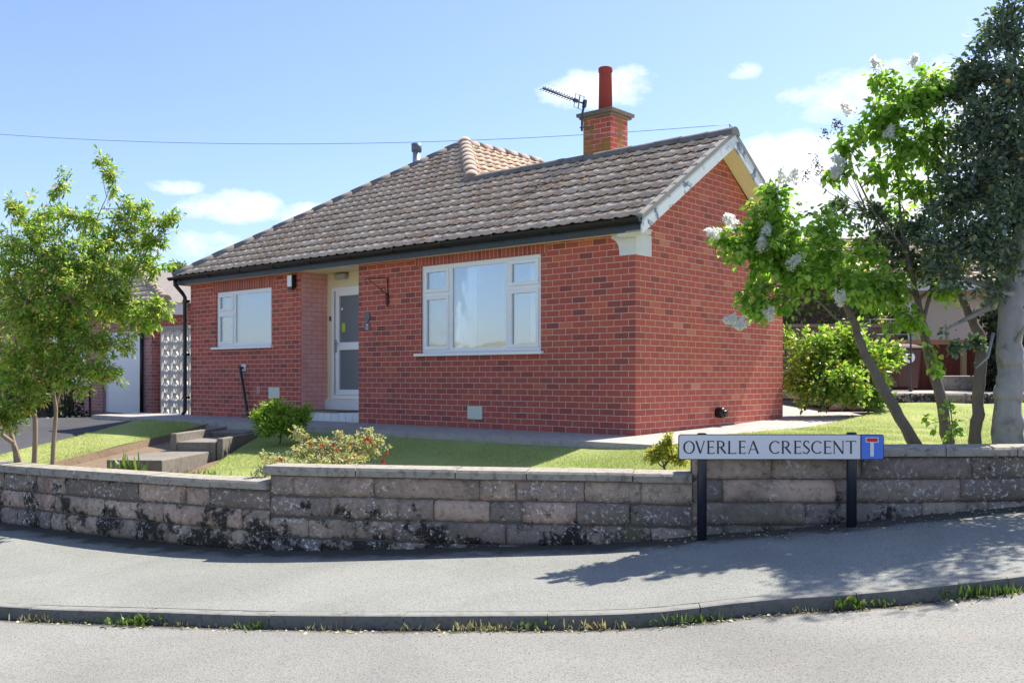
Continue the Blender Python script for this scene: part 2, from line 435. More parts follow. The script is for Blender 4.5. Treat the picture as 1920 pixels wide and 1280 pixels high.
M['leaf_dry'] = leafmat('leaf_dry', [(0, (.34, .30, .13)), (.5, (.58, .50, .28)), (1, (.70, .62, .42))], .2)
M['leaf_far'] = leafmat('leaf_far', [(0, (.10, .17, .05)), (1, (.22, .3, .09))], .4)
M['red_flower'] = leafmat('flower_red', [(0, (.45, .02, .02)), (1, (.6, .06, .04))], .3)
M['purple_flower'] = simple('flower_purple', (.25, .08, .35), .6)
M['blossom'] = leafmat('blossom_white', [(0, (.90, .90, .86)), (1, (.96, .96, .95))], .75, .7, .2, (1, 1, 1))
M['spent'] = simple('spent_flower', (.10, .075, .07), .9, .4, 30)
def bark(name, c1, c2, sc_=1.0, moss=None):
    m = MT(name)
    v = m.mapping(m.tc('Object'), (14 * sc_, 14 * sc_, 3 * sc_))
    f = m.noise(1, 7, .7, v)
    c = m.mix(f, c1, c2)
    c = m.mix(m.ramp(m.noise(8 * sc_, 4), [(.55, 0.0), (.7, .6)]), c, moss or c1)
    m.bump(f, .8, .015)
    return m.done(c, .95, spec=.15)
M['bark'] = bark('bark_brown', (.10, .08, .06), (.24, .20, .16))
M['bark_pale'] = bark('bark_pale_grey', (.20, .19, .175), (.42, .41, .40), .9, (.12, .11, .08))
M['bark_light'] = bark('bark_light', (.20, .15, .11), (.40, .32, .25))
def grassmat():
    m = MT('grass_blades')
    c = m.ramp(m.rnd(), [(0, (.17, .28, .07)), (.5, (.35, .44, .13)), (1, (.60, .60, .24))])
    c = m.mix(m.ramp(m.noise(1.1, 4), [(.4, 0.0), (.7, .5)]), c, (.56, .54, .22))
    m.done(c, .7, 0, .2)
    t = m.n.new('ShaderNodeBsdfTranslucent'); m.lk(c, t.inputs[0])
    ms = m.n.new('ShaderNodeMixShader'); ms.inputs[0].default_value = .35
    m.lk(m.b.outputs[0], ms.inputs[1]); m.lk(t.outputs[0], ms.inputs[2]); m.lk(ms.outputs[0], m.out.inputs[0])
    return m.m
M['grass'] = grassmat()
def lawnmat():
    m = MT('lawn_turf')
    c = m.mix(m.noise(60, 5, .8), (.16, .26, .07), (.46, .50, .18))
    c = m.mix(m.ramp(m.noise(.9, 5, .6), [(.38, 0.0), (.7, .55)]), c, (.56, .53, .22))
    m.bump(m.noise(160, 4, .8), .8, .02)
    return m.done(c, .95, spec=.1)
M['lawn'] = lawnmat()
M['stepc'] = concrete('step_concrete', (.17, .15, .13), (.30, .27, .235), (.09, .075, .06), .7, 2.5)
def glass(name, refl=.38, tint=(.72, .80, .86)):
    m = MT(name)
    g = m.n.new('ShaderNodeBsdfGlossy'); g.inputs['Roughness'].default_value = .015; g.inputs['Color'].default_value = (.9, .93, .97, 1)
    t = m.n.new('ShaderNodeBsdfTransparent'); t.inputs['Color'].default_value = (*tint, 1)
    nb = m.n.new('ShaderNodeBump'); nb.inputs['Strength'].default_value = .12; nb.inputs['Distance'].default_value = .02
    m.lk(m.noise(1.6, 2), nb.inputs['Height']); m.lk(nb.outputs[0], g.inputs['Normal'])
    lw = m.n.new('ShaderNodeLayerWeight'); lw.inputs['Blend'].default_value = .3
    f = m.math('ADD', m.math('MULTIPLY', lw.outputs['Fresnel'], .6), refl, True)
    ms = m.n.new('ShaderNodeMixShader'); m.lk(f, ms.inputs[0]); m.lk(t.outputs[0], ms.inputs[1]); m.lk(g.outputs[0], ms.inputs[2])
    m.lk(ms.outputs[0], m.out.inputs[0])
    return m.m
M['glass'] = glass('window_glass', .30, (.85, .9, .94))
M['glass_door'] = glass('door_glass', .10, (.5, .55, .58))
M['curtain'] = simple('net_curtain', (.78, .80, .82), .9, .05, 4)
M['interior'] = simple('room_wall', (.28, .25, .22), .9)
M['doordark'] = simple('obscure_panel', (.16, .18, .20), .35, .15, 40, bump=.5, bscale=90)
M['green'] = simple('green_sticker', (.45, .62, .06), .5)
M['vent'] = simple('vent_cover', (.60, .66, .56), .6, .08, 20)
M['slate'] = simple('slate_plaque', (.13, .15, .18), .5, .3, 20)
M['pot'] = bark('chimney_pot_clay', (.30, .055, .045), (.40, .09, .07), .15, (.24, .06, .05))
def chimneybrick():
    m0 = brick('chimney_brick'); m0.name = 'chimney_brick'
    nt = m0.node_tree; b = nt.nodes['Principled BSDF']; src = b.inputs['Base Color'].links[0].from_socket
    n = nt.nodes.new('ShaderNodeTexNoise'); n.inputs['Scale'].default_value = 2.6; n.inputs['Detail'].default_value = 5
    tc = nt.nodes.new('ShaderNodeTexCoord'); mp = nt.nodes.new('ShaderNodeMapping'); mp.inputs['Scale'].default_value = (1.5, 1.5, .5)
    nt.links.new(tc.outputs['Object'], mp.inputs[0]); nt.links.new(mp.outputs[0], n.inputs['Vector'])
    r = nt.nodes.new('ShaderNodeValToRGB'); r.color_ramp.elements[0].position = .52; r.color_ramp.elements[1].position = .60
    nt.links.new(n.outputs['Fac'], r.inputs[0])
    mx = nt.nodes.new('ShaderNodeMixRGB'); mx.inputs[2].default_value = (.26, .18, .035, 1)
    mu = nt.nodes.new('ShaderNodeMath'); mu.operation = 'MULTIPLY'; mu.inputs[1].default_value = .75
    nt.links.new(r.outputs[0], mu.inputs[0]); nt.links.new(mu.outputs[0], mx.inputs[0]); nt.links.new(src, mx.inputs[1]); nt.links.new(mx.outputs[0], b.inputs['Base Color'])
    return m0
M['chimney'] = chimneybrick()

# ------------------------------------------------------------------ street profile
def interp(x, pts):
    xs = [p[0] for p in pts]; ys = [p[1] for p in pts]
    # Catmull-Rom in x
    x = float(x)
    if x <= xs[0]: return ys[0] + (ys[1] - ys[0]) / (xs[1] - xs[0]) * (x - xs[0])
    if x >= xs[-1]: return ys[-1] + (ys[-1] - ys[-2]) / (xs[-1] - xs[-2]) * (x - xs[-1])
    i = max(k for k in range(len(xs) - 1) if xs[k] <= x)
    h = xs[i + 1] - xs[i]; u = (x - xs[i]) / h
    d = lambda k: ((ys[k + 1] - ys[k - 1]) / (xs[k + 1] - xs[k - 1])) if 0 < k < len(xs) - 1 else ((ys[1] - ys[0]) / (xs[1] - xs[0]) if k == 0 else (ys[-1] - ys[-2]) / (xs[-1] - xs[-2]))
    m0, m1 = d(i) * h, d(i + 1) * h
    return (2*u**3-3*u**2+1)*ys[i] + (u**3-2*u**2+u)*m0 + (-2*u**3+3*u**2)*ys[i+1] + (u**3-u**2)*m1
WALLY = [(-16, 19.5), (-9, 13.3), (-7, 11.7), (-5.55, 10.6), (-3.7, 9.55), (-2.22, 8.85), (-1.22, 8.6), (-.28, 8.43), (.855, 8.25), (1.59, 8.13), (2.83, 8.10), (4.3, 8.2), (6, 8.5), (9, 9.6), (14, 12.5)]
KERBY = [(-16, 14.5), (-10, 9.9), (-7, 8.3), (-5, 7.5), (-3.67, 7.03), (-2.43, 6.74), (-1.38, 6.45), (-.2, 6.2), (.6, 6.07), (1.2, 6.02), (2.07, 5.95), (2.95, 5.98), (4, 6.1), (6, 6.5), (9, 7.5), (14, 10.5)]
ZWALL = [(-16, -.1), (-9, .02), (-5.55, .057), (-3.7, .034), (-2.2, .064), (-1.2, .112), (-.28, .16), (.855, .223), (1.59, .315), (2.2, .363), (2.83, .422), (3.5, .49), (4.3, .545), (6, .66), (9, .8), (14, .95)]
def pz(x, y):
    yw = interp(x, WALLY)
    return interp(x, ZWALL) - .024 * (yw - y)
def sstep(a, b, x):
    u = min(1, max(0, (x - a) / (b - a))); return u * u * (3 - 2 * u)
PW = 1.05
def lip(x):          # front edge of the apron in front of the house as y(x)
    cx_, cy_ = HW(-PW, -PW, 0)[:2]
    if x <= cx_: return cy_ + (cx_ - x) * (.65908 / .75207)
    k = (x - cx_) / .65908
    if k < 6.4: return cy_ + .75207 * k
    return 17.0
def lz(x, y):       # lawn height: falls from the house path towards the garden wall
    L = lip(min(x, 1.7))
    base = .775 - .10 * max(0, L - y) + min(.08, max(0, y - L) * .05)
    if x < -4.5: base += .02 * (L - y) * sstep(-4.5, -6, x) + .02 * sstep(-4.5, -6, x)
    base = max(.30, min(base, .84))
    right = .92 + max(0, y - 13.8) * .08
    w = sstep(.8, 2.8, x)
    return min(base * (1 - w) + right * w, 1.35)

def grid(name, xs, yfun, ny, zfun, mat, kind='structure', uvf=None, smooth=True):
    b = MB(); idx = []
    for x in xs:
        y0, y1 = yfun(x); row = []
        for j in range(ny + 1):
            y = y0 + (y1 - y0) * j / ny
            row.append((b.vert((x, y, zfun(x, y))), x, y))
        idx.append(row)
    for a, c in zip(idx, idx[1:]):
        for j in range(ny):
            q = [a[j], c[j], c[j + 1], a[j + 1]]
            b.face([k[0] for k in q], [uvf(k[1], k[2]) for k in q] if uvf else [(k[1], k[2]) for k in q], smooth)
    o = b.build(name, mat, None, recalc=False)
    return tag(o, kind=kind)

b = MB(); b.quad((-900, -900, -.9), (900, -900, -.9), (900, 1500, -.9), (-900, 1500, -.9)); g = b.build('ground', M['ground'], None, recalc=False); tag(g, kind='structure')
XS = list(np.arange(-16, 14.01, .25))
grid('road', XS, lambda x: (-30, interp(x, KERBY) + .05), 24, lambda x, y: pz(x, interp(x, KERBY)) - .085 - .004 * (interp(x, KERBY) - y), M['road'], uvf=lambda x, y: (x, interp(x, KERBY) - y))
grid('pavement', XS, lambda x: (interp(x, KERBY) + .11, interp(x, WALLY) + .12), 10, pz, M['pave'], uvf=lambda x, y: (x, interp(x, WALLY) - y))
# kerb stones
b = MB()
ks = [(-14.0, interp(-14, KERBY))]
x = -14.0
while x < 13:
    x += .02
    y = interp(x, KERBY)
    if math.hypot(x - ks[-1][0], y - ks[-1][1]) > .93: ks.append((x, y))
for (xa, ya), (xb, yb) in zip(ks, ks[1:]):
    d = np.array([xb - xa, yb - ya]); L = np.linalg.norm(d); d /= L; n = np.array([-d[1], d[0]])
    dz = random.uniform(-.0025, .0025); gp = .0035
    prev = None
    for k in range(5):
        u = gp + (L - 2 * gp) * k / 4
        xx = xa + d[0] * u; yy = interp(xx, KERBY)
        z = pz(xx, yy) + .003 + dz
        prof = [(0, -.16), (0, -.022 + random.uniform(-.002, .002)), (.007, -.006), (.022, 0), (.125, .0), (.125, -.16)]
        ring = [b.vert((xx + n[0] * p[0], yy + n[1] * p[0], z + p[1])) for p in prof]
        if prev:
            for i in range(6):
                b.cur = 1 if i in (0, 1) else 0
                b.face([prev[i], prev[(i + 1) % 6], ring[(i + 1) % 6], ring[i]])
        else: b.face(ring)
        prev = ring
    b.face(prev[::-1])
tag(b.build('kerb', [M['kerb'], concrete('kerb_face_shade_grime', (.10, .10, .092), (.20, .195, .18), (.05, .055, .04), .8, 4)], None), kind='structure')  # road-side faces get a darker colour: their shade painted in, along with grime

# garden soil sheet under everything behind the wall
def soilz(x, y):
    z = lz(x, min(y, 17.2)) - .055
    if -7 < x < -4: z -= .02
    r_ = np.array([x, y]) - H_O; t_, s_ = float(r_ @ H_U), float(r_ @ H_V)
    if t_ > -1.35 and s_ > -1.2: z = min(z, .80)
    return z
XG = list(np.arange(-40, 40.1, .5))
grid('garden_ground', sorted(set(XG) | set(np.arange(-8, 8, .25))), lambda x: (interp(max(-16, min(14, x)), WALLY) + .14, 70), 90, lambda x, y: soilz(max(-8, min(10, x)), y) + (0 if y < 17.2 else min(.25, .02 * (y - 17.2))), M['soil'])
# lawns
def edge_y(x): return interp(x, WALLY) + .2
xs = [x for x in np.arange(-3.92, 9.01, .12)]
def mid_span(x):
    y0 = edge_y(x); y1 = lip(x) - .012
    if x < -3.3: y0 = y0 + max(0, 1 - (x + 3.92) / .6) ** 2 * 1.6
    return (y0, max(y1, y0 + .05))
o = grid('lawn', xs, mid_span, 40, lambda x, y: lz(x, y) + .012 * math.sin(x * 3.1 + y) * math.sin(y * 2.3), M['lawn'])
xl = list(np.arange(-8.05, -5.2, .1))
def left_span(x):
    yb = lip(x) - .02 - .35 * sstep(-5.9, -5.2, x)
    ya = edge_y(x)
    if x > -6.95: ya = max(ya, 11.0 + (x + 6.95) * 3.45)          # diagonal edge to the dirt path
    if x < -7.1: yb = min(yb, 17.8 - (-7.1 - x) * 6.0)             # diagonal edge to the driveway
    return (ya, max(ya + .03, yb))
grid('side_lawn', xl, left_span, 40, lambda x, y: lz(x, y) + .03 + .01 * math.sin(x * 4 + y * 1.7), M['lawn'])
# cut edge of the side lawn towards the dirt path (face of turf)
b = MB()
pr = None
for x in np.arange(-6.95, -5.2, .07):
    y = left_span(x)[0]; j = random.uniform(-.012, .012)
    a = b.vert((x, y - j * .3, lz(x, y) + .03)); c = b.vert((x + .04 + j, y - .02, lz(x, y) - .09))
    if pr: b.face([pr[0], a, c, pr[1]])
    pr = (a, c)
tag(b.build('lawn_edge', M['soil'], None, recalc=False), kind='structure')
# driveway
grid('driveway', list(np.arange(-14, -7.0, .3)), lambda x: (edge_y(x) - .1, 26), 40, lambda x, y: min(lz(max(x, -8.2), y) - .0 - .10 * sstep(-7.9, -7.1, x) * (1 if y < 17 else 0), .80) - max(0, y - 19) * .02, M['drive'])
# ------------------------------------------------------------------ grass blades
def blades(name, n, xr, span, zfun, hgt=(.012, .03), keep=None):
    X = rng.uniform(xr[0], xr[1], n)
    sp = np.array([span(x) for x in X])
    Y = sp[:, 0] + (sp[:, 1] - sp[:, 0]) * rng.random(n) ** 1.15
    Z = np.array([zfun(x, y) for x, y in zip(X, Y)])
    h = rng.uniform(hgt[0], hgt[1], n); a = rng.uniform(0, 2 * np.pi, n); w = rng.uniform(.0018, .0032, n)
    ln = rng.normal(0, .35, (n, 2)) * h[:, None]
    V = np.zeros((n, 3, 3))
    V[:, 0] = np.stack([X - np.cos(a) * w, Y - np.sin(a) * w, Z - .003], 1)
    V[:, 1] = np.stack([X + np.cos(a) * w, Y + np.sin(a) * w, Z - .003], 1)
    V[:, 2] = np.stack([X + ln[:, 0], Y + ln[:, 1], Z + h], 1)
    return V
sets = [blades('a', 95000, (-3.92, 2.2), mid_span, lz), blades('b', 60000, (2.2, 7.5), mid_span, lz), blades('c', 32000, (-8.0, -5.25), left_span, lambda x, y: lz(x, y) + .03)]
V = np.concatenate(sets).reshape(-1, 3)
F = np.arange(len(V)).reshape(-1, 3)
g = fast_mesh('grass', V, F, M['grass']); tag(g, 'short mown grass blades of the garden lawns', 'grass', kind='stuff')

# ------------------------------------------------------------------ path apron around the house
def apz(t, s):
    z = .884 + max(0, s) * .0225
    d = max(0, -s, -t)
    return z - .018 * d
b = MB()
def strip(ts, ss):
    idx = [[b.vert(HW(t, s, apz(t, s))) for s in ss] for t in ts]
    for a, c in zip(idx, idx[1:]):
        for j in range(len(ss) - 1): b.face([a[j], c[j], c[j + 1], a[j + 1]])
strip(list(np.arange(-PW, 12.6, .5)), list(np.linspace(-PW, .0, 4)))
strip(list(np.linspace(-PW, 0, 4)), list(np.linspace(0, 8.2, 10)))
strip([0, 1.5, 3.0, 3.7], list(np.linspace(4.13, 8.2, 5)))
edge = [(12.5, -PW), (-PW, -PW), (-PW, 8.2)]
for (ta, sa), (tb, sb) in zip(edge, edge[1:]):
    n = 20
    for i in range(n):
        t0, s0 = ta + (tb - ta) * i / n, sa + (sb - sa) * i / n; t1, s1 = ta + (tb - ta) * (i + 1) / n, sa + (sb - sa) * (i + 1) / n
        p, q = np.array(HW(t0, s0, apz(t0, s0))), np.array(HW(t1, s1, apz(t1, s1)))
        b.quad(p, q, q - (0, 0, .26), p - (0, 0, .26))
ap = b.build('path', M['slab'], None, recalc=False); tag(ap, kind='structure')

# ------------------------------------------------------------------ garden steps
st = thing('garden_steps', (-4.4, 13.5, .5), 'shallow concrete garden steps with raised side kerbs leading up to the house path', 'steps')
ax = np.array([-.02, 1.0, 0]); ax /= np.linalg.norm(ax); ay = np.array([1, 0.02, 0.0]); az = np.array([0, 0, 1.0])
def stepbox(c, hx, hy, z0, z1, name, rot=0.0):
    bb = MB(); a = np.array([math.cos(rot), math.sin(rot), 0]); d = np.array([-math.sin(rot), math.cos(rot), 0])
    bb.obox((c[0], c[1], (z0 + z1) / 2), a, d, az, hx, hy, (z1 - z0) / 2)
    return bb.build(name, M['stepc'], st, bevel=.012)
stepbox((-4.60, 12.9), .36, .80, .35, .60, 'tread', -.10)
stepbox((-4.34, 14.25), .27, .70, .45, .727, 'tread', -.06)
stepbox((-4.27, 15.1), .27, .35, .55, .80, 'tread', -.04)
stepbox((-4.02, 14.35), .045, .78, .45, .775, 'side_kerb', -.05)
stepbox((-4.62, 14.5), .045, .95, .45, .845, 'side_kerb', -.08)

# ------------------------------------------------------------------ the bungalow
house = thing('brick_bungalow', HW(0, 0, .883), 'red brick bungalow with grey tiled roof, white framed windows and front door numbered 2', 'house')
ZB, ZT = .80, 3.50
def wallgrid(b, t0, t1, z0, z1, holes, s=0.0, depth=.09):
    ts = sorted({t0, t1, *[h[0] for h in holes], *[h[1] for h in holes]}); zs = sorted({z0, z1, *[h[2] for h in holes], *[h[3] for h in holes]})
    for ta, tb in zip(ts, ts[1:]):
        for za, zb in zip(zs, zs[1:]):
            mt, mz = (ta + tb) / 2, (za + zb) / 2
            if any(h[0] < mt < h[1] and h[2] < mz < h[3] for h in holes): continue
            b.quad(HW(tb, s, za), HW(ta, s, za), HW(ta, s, zb), HW(tb, s, zb), [(tb, za), (ta, za), (ta, zb), (tb, zb)])
    for h in holes:
        a, c, d, e = h
        b.quad(HW(a, s, d), HW(a, s + depth, d), HW(a, s + depth, e), HW(a, s, e)); b.quad(HW(c, s, d), HW(c, s + depth, d), HW(c, s + depth, e), HW(c, s, e))
        b.quad(HW(a, s, d), HW(c, s, d), HW(c, s + depth, d), HW(a, s + depth, d)); b.quad(HW(a, s, e), HW(c, s, e), HW(c, s + depth, e), HW(a, s + depth, e))
W1 = (1.559, 3.936, 1.987, 3.322); W2 = (7.822, 9.615, 2.198, 3.245)
DT0, DT1, DS = 5.41, 6.943, .563
b = MB()
wallgrid(b, 0, DT0, ZB, ZT, [W1])
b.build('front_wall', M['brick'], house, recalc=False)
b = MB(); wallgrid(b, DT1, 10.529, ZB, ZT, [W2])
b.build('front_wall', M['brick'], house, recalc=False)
for w in (W1, W2):
    b = MB(); b.hbox(w[0] - .11, w[1] + .11, -.003, .02, w[3] + .001, ZT); b.build('soldier_course', M['soldier'], house)
zr = lambda s: 3.598 + .633 * (s + .25)
b = MB()   # gable wall, with its triangle
gp_ = [(0, ZB), (4.13, ZB), (4.13, 3.5), (2.06, zr(2.06) - .20), (0, 3.5)]
b.face([b.vert(HW(0, s, z)) for s, z in gp_], [(s + .1125, z) for s, z in gp_])
b.build('gable_wall', M['gable'], house, recalc=False)
b = MB()   # the walls one does not see from the street
b.quad(HW(0, 4.13, ZB), HW(3.7, 4.13, ZB), HW(3.7, 4.13, ZT), HW(0, 4.13, ZT))
b.quad(HW(3.7, 4.13, ZB), HW(3.7, 9, ZB), HW(3.7, 9, ZT), HW(3.7, 4.13, ZT))
b.quad(HW(3.7, 9, ZB), HW(10.529, 9, ZB), HW(10.529, 9, ZT), HW(3.7, 9, ZT))
b.quad(HW(10.529, 0, ZB), HW(10.529, 9, ZB), HW(10.529, 9, ZT), HW(10.529, 0, ZT))
b.build('rear_wall', M['brick'], house, recalc=False)
b = MB()   # porch recess: painted brick reveal, cream back wall and ceiling
b.quad(HW(DT1, 0, ZB), HW(DT1, DS + .1, ZB), HW(DT1, DS + .1, ZT), HW(DT1, 0, ZT))
b.quad(HW(DT0, 0, ZB), HW(DT0, DS + .1, ZB), HW(DT0, DS + .1, ZT), HW(DT0, 0, ZT))
b.build('porch_wall', M['paintbrick'], house, recalc=False)
b = MB()
wallgrid(b, DT0, DT1, 1.05, ZT, [(5.62, 6.80, 1.25, 3.20)], s=DS, depth=.08)
b.hbox(DT0 + .002, DT1 - .002, .0, DS - .002, 3.452, 3.49)
b.build('porch_lining', M['cream'], house, recalc=False)
b = MB()   # room box behind windows
for t0, t1 in ((.3, 5.2), (7.1, 10.3)):
    b.quad(HW(t0, 3.4, .9), HW(t1, 3.4, .9), HW(t1, 3.4, 3.4), HW(t0, 3.4, 3.4)); b.quad(HW(t0, .1, .9), HW(t0, 3.4, .9), HW(t0, 3.4, 3.4), HW(t0, .1, 3.4)); b.quad(HW(t1, .1, .9), HW(t1, 3.4, .9), HW(t1, 3.4, 3.4), HW(t1, .1, 3.4))
    b.quad(HW(t0, .1, .9), HW(t1, .1, .9), HW(t1, 3.4, .9), HW(t0, 3.4, .9)); b.quad(HW(t0, .1, 3.4), HW(t1, .1, 3.4), HW(t1, 3.4, 3.4), HW(t0, 3.4, 3.4))
b.build('interior', M['interior'], house, recalc=False)

def framebars(b, t0, t1, z0, z1, w, s0, s1):
    b.hbox(t0, t1, s0, s1, z0, z0 + w); b.hbox(t0, t1, s0, s1, z1 - w, z1)
    b.hbox(t0, t0 + w, s0, s1, z0 + w, z1 - w); b.hbox(t1 - w, t1, s0, s1, z0 + w, z1 - w)
def curtain(parent, t0, t1, z0, z1, s, amp=.02, wl_=.09, name='curtain'):
    n = int((t1 - t0) / .012); bb = MB(); pr = None
    for i in range(n + 1):
        t = t0 + (t1 - t0) * i / n
        ss = s + amp * math.sin(2 * math.pi * t / wl_) + amp * .4 * math.sin(2 * math.pi * t / (wl_ * 2.7))
        q = (bb.vert(HW(t, ss, z0)), bb.vert(HW(t, ss, z1)))
        if pr: bb.face([pr[0], q[0], q[1], pr[1]], None, True)
        pr = q
    return bb.build(name, M['curtain'], parent, recalc=False)
def pane(parent, t0, t1, z0, z1, s, mat='glass', name='pane'):
    bb = MB(); bb.hbox(t0, t1, s, s + .006, z0, z1); return bb.build(name, M[mat], parent)
# main window: three lights, small top openers left and right
b = MB()
t0, t1, z0, z1 = W1
framebars(b, t0, t1, z0, z1, .055, .028, .085)
m1, m2 = 2.184, 3.332
for mm in (m1, m2): b.hbox(mm - .028, mm + .028, .028, .085, z0 + .055, z1 - .055)
zt1 = 2.88
b.hbox(t0 + .055, m1 - .028, .028, .085, zt1 - .028, zt1 + .028); b.hbox(m2 + .028, t1 - .055, .028, .085, zt1 - .028, zt1 + .028)
win = b.build('window', M['white'], house, bevel=.004)
for a, c, d, e in ((t0 + .055, m1 - .028, zt1 + .028, z1 - .055), (t0 + .055, m1 - .028, z0 + .055, zt1 - .028), (m2 + .028, t1 - .055, zt1 + .028, z1 - .055), (m2 + .028, t1 - .055, z0 + .055, zt1 - .028)):
    b = MB(); framebars(b, a, c, d, e, .052, .012, .07); b.build('casement', M['white'], win, bevel=.004)
    pane(win, a + .05, c - .05, d + .05, e - .05, .04)
b = MB(); framebars(b, m1 + .028, m2 - .028, z0 + .055, z1 - .055, .018, .03, .075); b.build('bead', M['white'], win)
pane(win, m1 + .045, m2 - .045, z0 + .072, z1 - .072, .045)
b = MB(); b.hbox(t0 - .05, t1 + .11, -.06, .03, z0 - .045, z0 - .002); b.build('sill', M['white'], win, bevel=.006)
curtain(win, m2 - .36, t1 - .03, z0 + .03, z1 - .05, .20)
curtain(win, t0 + .02, t0 + .36, z0 + .03, z1 - .05, .20)
# left window
b = MB()
t0, t1, z0, z1 = W2
framebars(b, t0, t1, z0, z1, .055, .028, .085)
mm = 9.04
b.hbox(mm - .028, mm + .028, .028, .085, z0 + .055, z1 - .055)
zt2 = 2.85
b.hbox(mm + .028, t1 - .055, .028, .085, zt2 - .028, zt2 + .028)
win2 = b.build('window', M['white'], house, bevel=.004)
for a, c, d, e in ((mm + .028, t1 - .055, zt2 + .028, z1 - .055), (mm + .028, t1 - .055, z0 + .055, zt2 - .028)):
    b = MB(); framebars(b, a, c, d, e, .05, .012, .07); b.build('casement', M['white'], win2, bevel=.004)
    pane(win2, a + .048, c - .048, d + .048, e - .048, .04)
b = MB(); framebars(b, t0 + .055, mm - .028, z0 + .055, z1 - .055, .018, .03, .075); b.build('bead', M['white'], win2)
pane(win2, t0 + .07, mm - .045, z0 + .072, z1 - .072, .045)
b = MB(); b.hbox(t0 - .06, t1 + .1, -.06, .03, z0 - .045, z0 - .002); b.build('sill', M['white'], win2, bevel=.006)
curtain(win2, t0 + .02, t1 - .02, z0 + .02, z1 - .02, .13, .008, .10)
# front door
b = MB()
framebars(b, 5.62, 6.80, 1.25, 3.20, .06, DS - .02, DS + .06)
door = b.build('door', M['white'], house, bevel=.004); door['label'] = 'white front door with two glass panels'
b = MB()
framebars(b, 5.72, 6.70, 1.315, 3.14, .095, DS - .012, DS + .04); b.hbox(5.8, 6.6, DS - .012, DS + .04, 2.10, 2.235)
b.build('door_leaf', M['white'], door, bevel=.005)
for d, e in ((1.405, 2.105), (2.23, 3.05)):
    b = MB(); b.hbox(5.81, 6.61, DS + .02, DS + .028, d, e); b.build('glass_panel', M['doordark'], door)
b = MB(); b.hbox(6.655, 6.68, DS - .03, DS - .01, 2.06, 2.28); b.tube([HW(6.667, DS - .02, 2.21), HW(6.667, DS - .06, 2.21), HW(6.56, DS - .065, 2.205)], .010, 8); b.build('handle', M['alu'], door)
b = MB(); b.hbox(6.46, 6.55, DS + .012, DS + .0185, 2.42, 2.57); b.build('sticker', M['green'], door)
b = MB(); b.hbox(6.53, 6.57, DS + .012, DS + .0185, 2.80, 2.84); b.build('notice', M['white'], door)
b = MB(); b.hbox(6.83, 6.86, DS - .03, DS - .002, 2.62, 2.70); b.build('bell_push', M['slate'], door)
# white tiled threshold and step
b = MB(); b.hbox(DT0 + .003, DT1 - .003, DS - .06, DS + .06, 1.055, 1.24); b.build('threshold', M['whitepaint'], house, bevel=.006)
b = MB(); b.hbox(DT0 + .003, DT1 - .003, .06, DS - .06, .86, 1.03)
for k in range(8):
    b.hbox(DT0 + .02 + k * .19, DT0 + .2 + k * .19, .05, .06, .875, 1.02)
b.build('door_step', M['whitepaint'], house, bevel=.003)
b = MB(); b.hbox(DT0 + .6, DT1 - .003, .035, DS - .062, 1.032, 1.06); b.build('step_top', simple('worn_timber_step', (.17, .13, .09), .8, .3, 12), house, bevel=.004)
# porch light
b = MB(); c = HW(6.50, DS - .05, 3.36)
b.hbox(6.36, 6.66, DS - .09, DS - .002, 3.33, 3.43); pl = b.build('porch_light', simple('frosted_plastic', (.42, .42, .36), .3, .2, 5), house, bevel=.02)
b = MB(); b.hbox(6.345, 6.675, DS - .06, DS - .003, 3.40, 3.442); b.build('lamp_base', simple('lamp_grey', (.22, .21, .18), .5), pl, bevel=.005)

# roof: real courses of wavy tiles
def tiled(name, rows, bound, P, nrm, along, updir, parent, mat='tile', wave=.23, amp=.019, nose=.038):
    """rows: list of course values; bound(v)->(a0,a1); P(a,v)->3d point on plane"""
    V = []; Fq = []; MI = []
    nrm = np.array(nrm); nrm /= np.linalg.norm(nrm); sg = 1 if rows[1] > rows[0] else -1
    def prof(a):      # interlocking tile: broad shallow pan and a rounded roll
        u = (a / wave) % 1.0
        return amp * (1.25 * math.exp(-((u - .5) / .17) ** 2) - .35 + .25 * math.cos(2 * math.pi * u) * (1 if abs(u - .5) > .3 else 0))
    for r0, r1 in zip(rows, rows[1:]):
        a0, a1 = bound(r0); c0, c1 = bound(r1)
        lo_, hi_ = min(a0, c0), max(a1, c1)
        k0 = math.floor(lo_ / wave); k1 = math.ceil(hi_ / wave)
        for k in range(k0, k1):
            jl = random.uniform(-.003, .003); jz = random.uniform(-.003, .004)
            A = np.linspace(k * wave, (k + 1) * wave, 9)
            A0 = np.clip(A, a0, a1); A1 = np.clip(A, c0, c1)
            if A0[-1] - A0[0] < 1e-4 and A1[-1] - A1[0] < 1e-4: continue
            base = len(V)
            for i in range(9):
                w0 = prof(A0[i]); w1 = prof(A1[i]); rr = r0 + (jl if r0 != rows[0] else 0)
                lowp = np.array(P(A0[i], rr)); rec = np.array(P(A0[i], rr + .028 * sg))
                V.append(rec + nrm * (-.015)); V.append(rec + nrm * (nose + w0 + jz - .014)); V.append(lowp + nrm * (nose + w0 + jz - .013)); V.append(lowp + nrm * (nose + w0 + jz))
                V.append(np.array(P(A1[i], r1 + .035 * sg)) + nrm * (.004 + w1 + jz * .3))
            for i in range(8):
                q = base + i * 5
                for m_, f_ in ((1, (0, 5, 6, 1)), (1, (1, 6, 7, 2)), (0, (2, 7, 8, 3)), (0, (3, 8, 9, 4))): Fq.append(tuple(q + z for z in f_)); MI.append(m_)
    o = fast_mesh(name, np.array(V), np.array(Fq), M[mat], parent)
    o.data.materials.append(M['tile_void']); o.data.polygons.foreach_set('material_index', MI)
    return o
roof = MB()   # felt / underside decks closing the roof solid
def rp(t, s, z): return HW(t, s, z)
